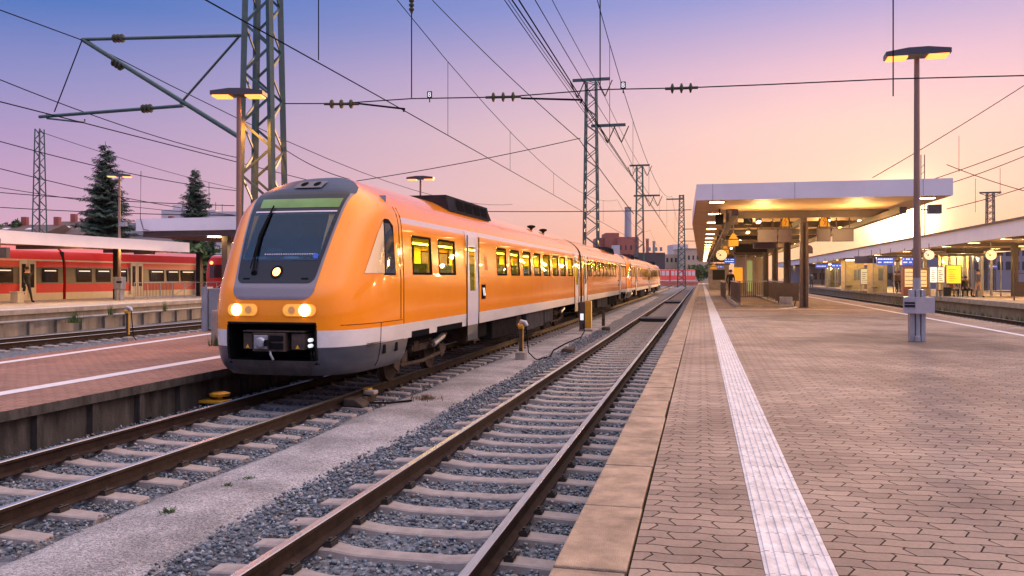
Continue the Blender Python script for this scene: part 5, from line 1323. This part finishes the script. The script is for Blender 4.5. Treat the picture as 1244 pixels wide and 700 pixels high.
# ------------------------------------------------------------------ left side: red train, canopies, furniture
m_red = M('red_train', (.62, .028, .018), .3, var=.08, coat=.6); m_cream = M('cream', (.55, .47, .33), .4, var=.08); m_olive = M('window_band', (.10, .085, .05), .35, var=.1)
m_rglass = M('dark_glass', (.02, .022, .025), .08, var=0, coat=.5)
def red_train():
    X = -36.0; t = empty('red_regional_train', (X, 24, 0), label='red regional train with cream doors standing at the far left platform', cat='train')
    yy = lambda px: onX(px, 337, X)[0] - 24
    cars = ((-95, 76.5), (80, 247))
    for a, c in cars:
        ya, yb = yy(a), yy(c); b = MB()
        prof = [(0, .62), (0, 1.15), (.02, 1.66), (0, 2.6), (-.03, 2.93), (-.05, 3.02), (-.22, 3.5), (-.5, 3.75), (-1.42, 3.95), (-2.3, 3.75), (-2.6, 3.5), (-2.85, 2.6), (-2.85, .62)]
        b.prism(prof, ya, yb, 0, mats=[1, 0, 2, 0, 1, 0, 0, 3, 3, 0, 0, 0, 3]); body = b.build('carriage', [m_red, m_cream, m_olive, m_under], t)
        MB().box(-2.5, -.1, ya + 1, yb - .5, .2, .62).build('underframe', m_under, body)
        W_ = {0: [(-60, -44), (-40, -22), (-6, 15.5), (51, 70)], 1: [(93, 111), (117, 134), (139, 154), (182, 199), (203, 217), (220, 236)]}[cars.index((a, c))]
        for p, q in W_:
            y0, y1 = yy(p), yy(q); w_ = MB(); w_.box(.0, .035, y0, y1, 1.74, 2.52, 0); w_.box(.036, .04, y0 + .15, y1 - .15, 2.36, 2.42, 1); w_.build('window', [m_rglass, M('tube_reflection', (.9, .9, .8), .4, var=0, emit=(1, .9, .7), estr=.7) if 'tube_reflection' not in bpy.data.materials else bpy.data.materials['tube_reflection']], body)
        for p, q in ({0: [(23, 43)], 1: [(158.5, 173)]}[cars.index((a, c))]):
            y0, y1 = yy(p), yy(q); ym = (y0 + y1) / 2
            for u, v in ((y0, ym - .03), (ym + .03, y1)):
                d = MB(); d.box(.0, .05, u, v, .95, 2.95, 0); d.box(.051, .058, u + .13, v - .13, 1.45, 2.75, 1); d.build('door', [m_cream, m_rglass], body)
        MB().box(-1.9, -.6, ya + 2, ya + 5, 3.8, 4.1).build('roof_unit', m_under, body)
    yg = yy(76.5); MB().box(-2.6, -.12, yg, yy(80), .9, 3.5).build('gangway', m_dark, t)
red_train()
def red_front():
    x, y, z = far(269, 345, 64); t = empty('red_train_front', (x, y, 0), R(0), label='front of a second red train between the canopy posts left of the orange nose', cat='train')
    b = MB(); prof = [(-1.4, .6), (1.4, .6), (1.42, 2.4), (1.25, 3.3), (.9, 3.75), (-.9, 3.75), (-1.25, 3.3), (-1.42, 2.4)]; b.prism(prof, 0, 22, 0); b.build('carriage', m_red, t, bevel=.2)
    MB().box(-1.0, 1.0, -.03, -.005, 2.0, 3.0).build('windscreen', m_rglass, t)
    for s in (-1, 1): MB().lathe([(.14, -.05), (.14, 0)], (s * .85, -.01, 3.15 if s else 1.4), 12, 0, 'y').build('headlight', m_lamp, t)
    MB().box(-1.3, 1.3, -.05, -.006, .6, 1.0).build('bumper', m_dark, t)
red_front()
def left_canopy():
    t = empty('platform_canopy', (0, 0, 0), label='long low platform roof with white fascia above the red train at left', cat='canopy')
    b = MB(); b.box(-30.1, -30, 16, 43.9, 3.52, 4.04); b.box(-35.4, -30.1, 43.8, 43.9, 3.52, 4.04); b.build('fascia', m_fascia, t)
    MB().box(-35.4, -30.0, 16, 43.9, 4.043, 4.1).build('roof', m_fascia, t); MB().box(-35.4, -30.12, 16, 43.78, 3.72, 3.76).build('soffit', m_soffit, t)
    for y in (22, 27.5, 33, 38.5): 
        q = MB(); q.box(-30.9, -30.4, y, y + 1.2, 3.66, 3.72); q.build('tube_light', m_down, t)
    for px in (143, 243):
        y = onX(px, 337, -32.8)[0]; MB().box(-33.0, -32.7, y - .15, y + .15, .76, 3.7).build('column', m_dark, t)
    fill_points([(-31.5, y, 3.2) for y in (24, 30, 36, 42)], 70, t)
    for y in (25, 30, 36.5, 43): MB().box(-35.2, -30.2, y - .1, y + .1, 3.5, 3.7).build('cross_beam', m_brown, t)
left_canopy()
def left_canopy2():
    a = far(165, 281, 52); c = far(300, 279, 50); t = empty('platform_canopy', (a[0], a[1], 0), math.atan2(c[1] - a[1], c[0] - a[0]), label='higher pink lit platform roof end between the spruces and the orange train', cat='canopy')
    ln = math.hypot(c[0] - a[0], c[1] - a[1]); z0 = a[2]; z1 = far(165, 266, 52)[2]
    MB().box(0, ln, 0, 30, z0, z1).build('fascia', m_fascia, t); MB().box(.3, ln - .3, .3, 30, z0 - .35, z0 - .005).build('soffit', m_brown, t)
    xp = far(264, 350, 50); 
    for k in range(3): MB().box(ln * .72 - .2, ln * .72 + .2, 1.0 + 9 * k, 1.4 + 9 * k, .3, z0 - .35).build('column', m_brown, t)
    MB().box(ln * .62, ln * .70, .4, .9, z0 - .42, z0 - .36).build('downlight', m_down, t)
    MB().tube([(.4, -.02, z1 + 3), (.35, -.02, z1), (.6, -.05, z0 + .1), (1.2, .05, z0)], .02, 5).build('cable', m_wire, t)
left_canopy2()
t, hw, h = None, None, None
for (x0, x1, y0, y1, Y, lab) in ((-12, 10, 301, 313, 30, 'dark board hanging at the left edge under the low roof'), (164, 187, 300, 309, 41, 'dark blue board hanging over the red train under the low roof')):
    a, c = onY(x0, y0, Y), onY(x1, y1, Y); o = MB().box(a[0], c[0], Y - .1, Y + .1, c[1], a[1]).build('hanging_board', M('navy', (.02, .018, .04), .5, var=0) if 'navy' not in bpy.data.materials else bpy.data.materials['navy'])
    MB().box((a[0] + c[0]) / 2 - .05, (a[0] + c[0]) / 2 + .05, Y - .03, Y + .03, a[1], 3.72).build('hanger', m_brown, o); tag(o, lab, 'board', 'boards hanging under the left roof')
# ramp railings on the far left platform
rr_ = empty('ramp_railing', (-31.2, 40.5, .76), R(88), label='grey ramp railing with slanting handrails in front of the red train', cat='railing')
for k in range(9): MB().tube([(k * 1.1, 0, 0), (k * 1.1, 0, .95)], .022, 6).build('post', m_galv, rr_)
b = MB(); b.tube([(0, 0, .95), (8.8, 0, .95)], .025, 6); b.tube([(0, 0, .15), (3.5, 0, .15)], .02, 6); b.tube([(3.4, .1, .1), (5.4, .1, .9)], .025, 6); b.tube([(6.6, .1, .1), (8.6, .1, .9)], .025, 6); b.build('handrail', m_galv, rr_)
b = MB()
for k in range(28): b.box(k * .125, k * .125 + .02, -.01, .01, .15, .92)
b.build('bars', m_brown, rr_)
o = MB().box(-.22, .22, -.2, .2, 0, .5).box(-.26, .26, -.24, .24, .5, .56).build('salt_box', m_cream, bevel=.015); o.location = (*onZ(21, 368, .76), .76); tag(o, 'small cream box standing on the far left platform before the red train', 'box')
o = MB().box(-.4, .4, -.15, .15, .05, .22).tube([(-.3, 0, 0), (-.3, 0, .1)], .03, 6).tube([(.3, 0, 0), (.3, 0, .1)], .03, 6).build('low_bench', m_dark, bevel=.02); o.location = (*onZ(8, 365, .76), .76); tag(o, 'low dark block lying by the cream box at the left edge', 'block')

# track-side posts and boxes
def socket_post(x, y, zg, h, label, ydir=1):
    t = empty('power_post', (x, y, zg), label=label, cat='post', group='yellow topped power posts beside the tracks')
    MB().cbox((0, 0, .10), (.26, .26, .2)).build('concrete_foot', m_conc, t, bevel=.015)
    MB().cbox((0, 0, h / 2 + .1), (.09, .075, h - .25)).build('post', m_under2, t); MB().cbox((.055, 0, h * .55), (.012, .07, h * .6)).build('yellow_strip', m_yellow, t)
    b = MB(); b.lathe([(.085, -.07), (.09, .07)], (0, 0, h - .10), 14, 0, 'x'); b.build('yellow_collar', m_yellow, t)
    b = MB(); b.tube([(-.02, 0, h - .08), (.03, 0, h + .02), (.11, 0, h + .0), (.15, 0, h - .09)], [.06, .08, .07, .06], 10); b.build('socket_head', m_galv, t, smooth=50)
    b = MB(); b.tube([(.14, 0, h - .1), (.17, .02, h * .5), (.2, .03, h * .2), (.38, .02, .03), (.5, 0, -.0)], .016, 6); b.build('cable', m_black, t)
socket_post(-4.74, 21.69, -.2, 1.0, 'power post with curved metal head on the gravel path by the train')
socket_post(-18.85, 24.14, -.2, 1.17, 'power post with black hose beside the far left track')
sx = [(-4.25, 21.7, -.18), (-4.1, 22.6, -.18), (-4.35, 24.5, -.18), (-4.4, 27, -.18), (-4.3, 30, -.17), (-4.62, 33.2, -.16), (-4.75, 33.8, .1)]
tag(MB().tube(sx, .02, 6).build('ground_cable', m_black), 'black cable lying on the gravel between power post and yellow cabinet', 'cable')
t = empty('yellow_cabinet', (-4.66, 33.9, -.2), label='narrow yellow cabinet with brown back standing beside the train between the tracks', cat='cabinet')
MB().box(-.02, .24, -.12, .12, .12, 1.25).build('body', m_yellow, t, bevel=.01); MB().box(-.26, -.03, -.1, .1, .05, 1.2).build('back_case', m_brown, t, bevel=.01); MB().box(-.22, -.08, -.112, -.102, .45, .72).build('label_plate', m_signw, t); MB().box(-.28, .28, -.16, .16, 0, .06).build('plinth', m_conc, t)
o = MB().cbox((0, 0, .35), (.14, .10, .7)).build('marker_post', m_under2, bevel=.01); o.location = (-4.35, 37.5, -.2); tag(o, 'short brown post just beyond the yellow cabinet', 'post')
o = MB().box(-.16, .16, -.3, .3, 0, .14).build('cable_joint_box', m_under2, bevel=.03); o.location = (-3.85, 24.2, -.22); tag(o, 'brown block lying against the sleepers beyond the power post', 'block')
o = MB().box(-.15, .15, -.25, .25, 0, .16).build('cable_joint_box', m_under2, bevel=.03); o.location = (-3.9, 34.5, -.22); tag(o, 'second brown block farther on beside the left rail of the empty track', 'block')
for yb, lab in ((30.5, 'dark rubber mat between the rails of the empty track, nearer one'), (70.5, 'dark rubber mat between the rails far along the empty track')):
    o = MB().box(-3.02, -1.64, yb, yb + (2.0 if yb < 40 else 6), -.20, -.03).build('crossing_mat', m_dark); 
    if yb < 40: o.data.transform(Matrix.Translation((0, 11.0, 0)))
    tag(o, lab, 'mat')
t = empty('track_magnet', (-8.55, 13.4, -.22), R(0), label='orange yellow track magnet plates beside the left rail in front of the train nose', cat='magnet')
MB().box(.0, .55, -.75, -.45, .06, .11).build('plate', m_yellow, t, bevel=.01); MB().box(.05, .5, -.70, -.5, 0, .06).build('bracket', m_under, t)
b = MB(); b.lathe([(.05, 0), (.05, .10), (.17, .105), (.18, .15), (.12, .17)], (.0, .55, .08), 14); o_ = b.build('yellow_cap', m_yellow, t, smooth=40); o_.location = (.33, -1.05, -.02)
b = MB(); b.box(-.08, .08, -.1, .1, 0, .1); b.tube([(-.05, -.1, .05), (-.2, -.8, .02), (-.1, -1.6, .03), (.15, -2.2, .02)], .02, 6); b.build('cable', m_black, t)
t = empty('rail_stop', (-5.62, 13.15, -.19), label='grey cast derailer block with yellow tip clamped outside the right rail before the train', cat='derailer')
MB().prism([(-.28, .02), (.08, .02), (.05, .07), (-.08, .15), (-.28, .16)], -.24, .1).build('wedge', m_under2, t, bevel=.02); MB().box(-.26, -.02, .12, .62, .0, .15).build('casting', m_under2, t, bevel=.03); MB().box(-.30, -.2, .66, .84, .1, .21).build('yellow_tip', m_yellow, t); MB().box(-.1, .1, .2, .4, .17, .24).build('cap', m_conc, t, bevel=.02)
b = MB(); b.tube([(.0, .1, .05), (.35, .3, .03), (.6, .7, .02)], .02, 6); b.build('rod', m_black, t)
# small bollard and boxes on the middle platform by the train nose
bx, by = onZ(265, 415, .38)
o = MB().lathe([(.17, 0), (.17, .75), (.15, .8)], (0, 0, 0), 16).build('concrete_bollard', m_conc, smooth=40); o.location = (bx, by, .38); tag(o, 'stout concrete bollard beside the nose of the orange train', 'bollard')
bx, by = onZ(256, 402, .38)
t = empty('switch_cabinet', (bx, by, .38), label='grey white switch cabinet behind the concrete bollard', cat='cabinet')
MB().box(-.22, -.02, -.15, .15, 0, 1.35).build('body', m_galv, t); MB().box(.0, .38, -.12, .15, .05, 1.3).build('door', m_grey, t, bevel=.01)

# grass tufts
def tuft(x, y, z, r, n, label, h=.12, mat=None):
    b = MB()
    for k in range(n):
        a = rng.uniform(0, 6.28); q = abs(rng.normal()) * r * .5; px, py = math.cos(a) * q, math.sin(a) * q; hh = h * rng.uniform(.4, 1.1); a2 = rng.uniform(0, 6.28); dx, dy = math.cos(a2) * .010, math.sin(a2) * .010
        b.face([(px - dx, py - dy, 0), (px + dx, py + dy, 0), (px + rng.uniform(-.05, .05), py + rng.uniform(-.05, .05), hh)])
    o = b.build('grass_tuft', mat or m_grass, fix=False); o.location = (x, y, z); return tag(o, label, 'grass tuft', 'grass tufts')
x, y = onZ(205, 622, -.19); tuft(x, y, -.2, .10, 90, 'larger green tuft on the gravel path between the tracks', .045)
x, y = onZ(277, 590, -.19); tuft(x, y, -.2, .05, 40, 'tiny green sprout on the gravel path', .04)
x, y = onZ(303, 581, -.19); tuft(x, y, -.2, .08, 60, 'flat green tuft at the ballast edge of the gravel path', .035)
x, y = onZ(518, 486, -.2); tuft(x, y, -.2, .28, 260, 'dry reddish tuft beside the derailer', .10, M('dry_grass', (.17, .10, .05), .9, var=.4, scale=20))
x, y = onZ(267, 420, .38); tuft(x, y, .38, .22, 260, 'green weeds at the foot of the concrete bollard', .3)
for px, py, lab in ((92, 385, 'leafy weed growing from the far left platform wall'), (139, 376, 'thin weed on the far left wall below the lamp'), (208, 372, 'thin weed on the far left wall near the railing')):
    x, y = onX(px, py, -25.4)[0], onX(px, py, -25.4)[1]; tuft(-25.3 - .03 * max(0, x - 25) * 1.4, x, y - .25, .30 if px < 100 else .15, 160 if px < 100 else 60, lab, .55)

# ------------------------------------------------------------------ trees
m_needle = M('needles', (.034, .066, .046), .8, var=.5, scale=.7); m_bark = M('bark', (.06, .045, .035), .9, var=.3)
m_leaf = M('leaves', (.05, .10, .025), .7, var=.5, scale=.8)
def spruce(px, top, bot, Z, hwpx, label, n):
    x, y, zt = far(px, top, Z); zb = 0; H = zt; Rr = hwpx * Z / F
    t = empty('spruce_tree', (x, y, 0), label=label, cat='tree', group='spruces behind the left roofs')
    MB().tube([(0, 0, 0), (.05, 0, H * .5), (0, 0, H)], [.28, .16, .02], 8).build('trunk', m_bark, t)
    V = []; r_ = np.random.default_rng(n)
    b = MB(); h = H * .18
    while h < H * .985:
        f = 1 - (h - H * .15) / (H * .85); rad = Rr * (f ** .8) * r_.uniform(.75, 1.12) + .12; nb = int(5 + 7 * f)
        for k in range(nb):
            a = r_.uniform(0, 6.28); ln = rad * r_.uniform(.6, 1.12); up = .25 - .55 * f
            m_ = max(6, int(ln * 14))
            for i in range(m_):
                g_ = (i + .5) / m_; dist = ln * g_; zz = h + up * dist + .22 * g_ * g_ * ln * .5 + r_.normal() * .04
                for side in (-1, 1):
                    sp = ((1 - g_) * ln * .26 + .12) * r_.uniform(.5, 1.2)
                    cx, cy = math.cos(a), math.sin(a); ox, oy = -cy * side, cx * side
                    p0 = Vector((cx * dist, cy * dist, zz)); q = p0 + Vector((cx * .22 + ox * sp, cy * .22 + oy * sp, -.10 - sp * .3 + r_.normal() * .05)); w_ = Vector((cx * .13, cy * .13, -.05))
                    b.face([p0, q, q + w_ * .4 + Vector((0, 0, -.05)), p0 + w_])
        h += H * .0135 * r_.uniform(.8, 1.25)
    b.build('crown', m_needle, t, fix=False); return t
spruce(128, 172, 290, 78, 50, 'large dark spruce behind the low roof at left', 11)
spruce(237, 204, 268, 92, 36, 'smaller dark spruce beside the white flat roofed building', 12)
def broad(x, y, z0, H, Rr, label, n, seed, mat=None, group='distant leafy trees'):
    t = empty('leafy_tree', (x, y, z0), label=label, cat='tree', group=group); r_ = np.random.default_rng(seed)
    MB().tube([(0, 0, 0), (0, 0, H * .5)], [.2, .1], 7).build('trunk', m_bark, t)
    b = MB()
    for k in range(26):
        c = r_.normal(size=3); c /= np.linalg.norm(c); c *= r_.uniform(.3, .95); c = np.array([c[0] * Rr, c[1] * Rr, H * .58 + c[2] * H * .40]); cr = Rr * r_.uniform(.2, .38)
        for i in range(n // 26):
            d = r_.normal(size=3); d /= np.linalg.norm(d); p = Vector(c + d * cr * r_.uniform(.6, 1.1)); u = Vector(r_.normal(size=3)) * .09 * Rr * .6; w_ = Vector(r_.normal(size=3)) * .09 * Rr * .6
            b.face([p - u, p + w_, p + u, p - w_ * .6])
    b.build('crown', mat or m_leaf, t, fix=False)
x, y, z = far(849, 330, 230); broad(x, y, -.3, 6.2, 3.2, 'round green tree at the far end of the tracks', 2200, 3)
x, y, z = far(868, 331, 235); broad(x, y, -.3, 5.2, 2.8, 'green tree under the canopy end', 1800, 4)
x, y, z = far(8, 268, 95); broad(x, y, 0, z + .2, 2.4, 'green tree top at the left edge above the tiled roofs', 2600, 5)
x, y, z = far(225, 288, 90); broad(x, y, 0, 6.6, 3.5, 'bushy tree below the smaller spruce', 2000, 6)
x, y, z = far(915, 330, 170); broad(x, y, 0, 4.8, 2.8, 'green bush seen behind the lift shelter', 1500, 8)

# ------------------------------------------------------------------ buildings
m_brick = M('red_brick', (.30, .085, .07), .85, var=.2, scale=.4); m_tile = M('roof_tile', (.085, .05, .045), .8, var=.25, scale=1); m_plaster = M('plaster', (.42, .36, .33), .85, var=.1, scale=.3)
m_bwin = M('house_window', (.03, .035, .045), .2, var=0); m_beige = M('beige_plaster', (.48, .36, .26), .85, var=.1, scale=.3); m_whiteb = M('pale_wall', (.50, .46, .50), .8, var=.08)
def block(parent, px0, px1, ytop, Z, depth, mat, name='wall', wins=None, zbase=0.0, roofm=None, dz=0):
    a, c = far(px0, ytop, Z), far(px1, ytop, Z); o = Vector(parent.location); h = a[2]
    d = Vector((c[0] - a[0], c[1] - a[1], 0)); ln = d.length; ang_ = math.atan2(d.y, d.x)
    w_ = MB().box(0, ln, 0, depth, zbase, h).build(name, mat, parent); w_.location = Vector((a[0], a[1], 0)) - o; w_.rotation_euler = (0, 0, ang_)
    if roofm: MB().box(-.2, ln + .2, -.2, depth + .2, h + .003, h + .35).build('roof', roofm, w_)
    if wins:
        nx, rows, wr, hr = wins
        zs_ = rows
        for z0 in zs_:
            for i in range(nx):
                wx = ln * (i + .5) / nx; MB().box(wx - ln / nx * wr / 2, wx + ln / nx * wr / 2, -.06, .05, z0, z0 + hr).build('window', m_bwin, w_)
    return w_
fz = 330
f_ = empty('brick_factory', far(750, 337, fz)[:2] + (0,), label='red brick factory with stepped flat roofs behind the train', cat='factory')
block(f_, 751, 776, 288, fz, 20, m_brick, wins=(4, (4.0, 8.5, 13.0), .35, 1.8)); block(f_, 736, 752, 283, fz + 5, 16, m_brick, wins=(2, (6, 11), .3, 1.8)); block(f_, 725, 738, 289, fz + 10, 16, m_brick, wins=(2, (9, 13), .3, 1.5)); block(f_, 744, 753, 298, fz - 3, 3, m_whiteb, 'annex')
c_ = empty('factory_chimney', (*far(763, 337, fz + 40)[:2], 0), label='tall round grey factory chimney above the brick factory', cat='chimney')
hz_ = far(763, 254, fz + 40)[2]; MB().tube([(0, 0, 0), (0, 0, hz_ * .92), (0, 0, hz_)], [1.9, 1.5, 1.45], 16).build('stack', M('stack_grey', (.30, .30, .36), .8, var=.1), c_, smooth=40); MB().tube([(0, 0, hz_), (0, 0, hz_ + .8)], [1.55, 1.55], 16).build('rim', m_grey, c_)
for px, top, r_, lab, m_ in ((786.5, 290, .8, 'thin brown chimney right of the brick factory', m_brick), (794.5, 293, .7, 'thin grey chimney beside the brown one', m_grey)):
    x, y, z = far(px, top, fz + 20); o = empty('thin_chimney', (x, y, 0), label=lab, cat='chimney'); MB().tube([(0, 0, 0), (0, 0, z)], [r_, r_ * .8], 12).build('stack', m_, o); MB().tube([(0, 0, z - .6), (0, 0, z)], [r_ * .95, r_ * .95], 12).build('rim', m_grey, o)
d_ = empty('dark_warehouse', (*far(785, 337, 280)[:2], 0), label='low dark warehouse with flat roof right of the factory', cat='building')
block(d_, 776, 808, 307, 280, 14, M('slate_wall', (.06, .05, .06), .8, var=.2), wins=(6, (3.0,), .4, 1.5)); 
for px in (782, 789, 797, 803): q = far(px, 303, 281); v = MB().box(-.4, .4, 0, 1, 0, 1.3).build('roof_vent', m_grey, d_); v.location = Vector((q[0], q[1], q[2] - .6)) - Vector(d_.location)
a_ = empty('apartment_block', (*far(838, 337, 290)[:2], 0), label='beige apartment block with rows of small windows at the end of the tracks', cat='building')
block(a_, 829, 866, 303, 290, 16, m_beige, wins=(7, (1.6, 4.9, 8.2), .4, 1.5), roofm=m_grey); block(a_, 808, 829, 309, 300, 14, m_beige, wins=(4, (3.5, 7.5), .45, 1.6)); block(a_, 818, 836, 297, 310, 12, m_whiteb, 'upper_storey', wins=(3, (10.5,), .5, 1.4))
# distant red train crossing
rt = empty('distant_red_train', (*far(798, 325, 215)[:2], 0), label='distant red train with white topped windows beyond the end of the orange train', cat='train')
a, c = far(797, 325, 215), far(845, 326, 225); ang_ = math.atan2(c[1] - a[1], c[0] - a[0]); ln = math.hypot(c[0] - a[0], c[1] - a[1])
rt.rotation_euler = (0, 0, ang_)
m_red2 = M('distant_red', (.62, .06, .06), .4, var=.1)
for k in range(3):
    l_ = ln / 3; cb = MB().box(k * l_, (k + 1) * l_ - .3, 0, 2.8, .9, 4.1).build('carriage', m_red2, rt, bevel=.15)
    MB().box(k * l_ + .1, (k + 1) * l_ - .4, -.02, -.002, 1.0, 1.25).build('stripe', m_whiteb, cb)
    for i in range(3): MB().box(k * l_ + .3 + i * l_ / 3.3, k * l_ + .3 + i * l_ / 3.3 + l_ / 4.5, -.03, -.003, 2.5, 3.7).build('window', m_whiteb, cb)
ov = MB().box(-4, ln + 1, -1.2, 3.4, -.3, .75).build('low_wall', m_brick); ov.location = rt.location; ov.rotation_euler = rt.rotation_euler; tag(ov, 'low brick wall under the distant red train', 'wall')
# houses at the left
def house(px0, px1, eave, ridge, Z, label, depth=9, mat=m_tile, chim=()):
    a, c = far(px0, eave, Z), far(px1, eave, Z); zr = far((px0 + px1) / 2, ridge, Z)[2]; ln = math.hypot(c[0] - a[0], c[1] - a[1])
    t = empty('tiled_house', (a[0], a[1], 0), math.atan2(c[1] - a[1], c[0] - a[0]), label=label, cat='house', group='houses behind the left roofs')
    MB().box(.2, ln - .2, .2, depth - .2, 0, a[2]).build('wall', m_plaster, t)
    r_ = MB(); e = a[2]; r_.face([(0, 0, e), (ln, 0, e), (ln, depth / 2, zr), (0, depth / 2, zr)]); r_.face([(0, depth, e), (ln, depth, e), (ln, depth / 2, zr), (0, depth / 2, zr)]); r_.face([(0, 0, e), (0, depth, e), (0, depth / 2, zr)]); r_.face([(ln, 0, e), (ln, depth, e), (ln, depth / 2, zr)]); r_.build('roof', mat, t, fix=False)
    for f in chim: MB().box(ln * f - .3, ln * f + .3, depth / 2 - .3, depth / 2 + .3, zr - .6, zr + .9).build('chimney', m_brick, t)
    for f in (.3, .62): 
        y_ = depth * .22; z_ = e + (zr - e) * .44; q = MB(); s_ = (zr - e) / (depth / 2); q.face([(ln * f, y_, z_ + .02), (ln * f + .7, y_, z_ + .02), (ln * f + .7, y_ + .8, z_ + .02 + .8 * s_), (ln * f, y_ + .8, z_ + .02 + .8 * s_)]); q.build('skylight', m_whiteb, t, fix=False)
    return t
house(-40, 52, 284, 270, 92, 'dark tiled house roof at the far left edge', chim=(.45, .9)); house(50, 100, 285, 266, 96, 'dark tiled roof with chimneys between mast and spruce', chim=(.3, .75))
house(135, 215, 286, 268, 110, 'bluish dark roof behind the large spruce', mat=M('slate_roof', (.055, .055, .07), .7, var=.2), chim=(.7,))
wb_ = empty('flat_roofed_building', (*far(240, 337, 120)[:2], 0), label='white flat roofed building with roof antennas behind the smaller spruce', cat='building')
block(wb_, 196, 262, 255, 122, 16, m_whiteb, wins=(7, (6.2,), .5, 1.4)); block(wb_, 210, 232, 249, 126, 8, m_whiteb, 'roof_house'); block(wb_, 262, 300, 257, 120, 12, m_whiteb, 'wing'); 
for px, top in ((254, 222), (250, 240), (262, 246), (270, 248)):
    q = far(px, top, 124); an = MB().tube([(0, 0, far(px, 257, 124)[2]), (0, 0, q[2])], .07, 6).build('antenna', m_grey, wb_); an.location = Vector((q[0], q[1], 0)) - Vector(wb_.location)
o = empty('office_building', (*far(1225, 337, 130)[:2], 0), label='grey blue office building seen under the right hand roof', cat='building')
block(o, 1150, 1290, 288, 130, 14, M('bluegrey', (.20, .19, .24), .7, var=.1), wins=(14, (3.2, 5.4), .6, 1.3))
block(o, 985, 1150, 322, 150, 14, bpy.data.materials['bluegrey'], 'low_wing', wins=(18, (1.6,), .6, 1.2))
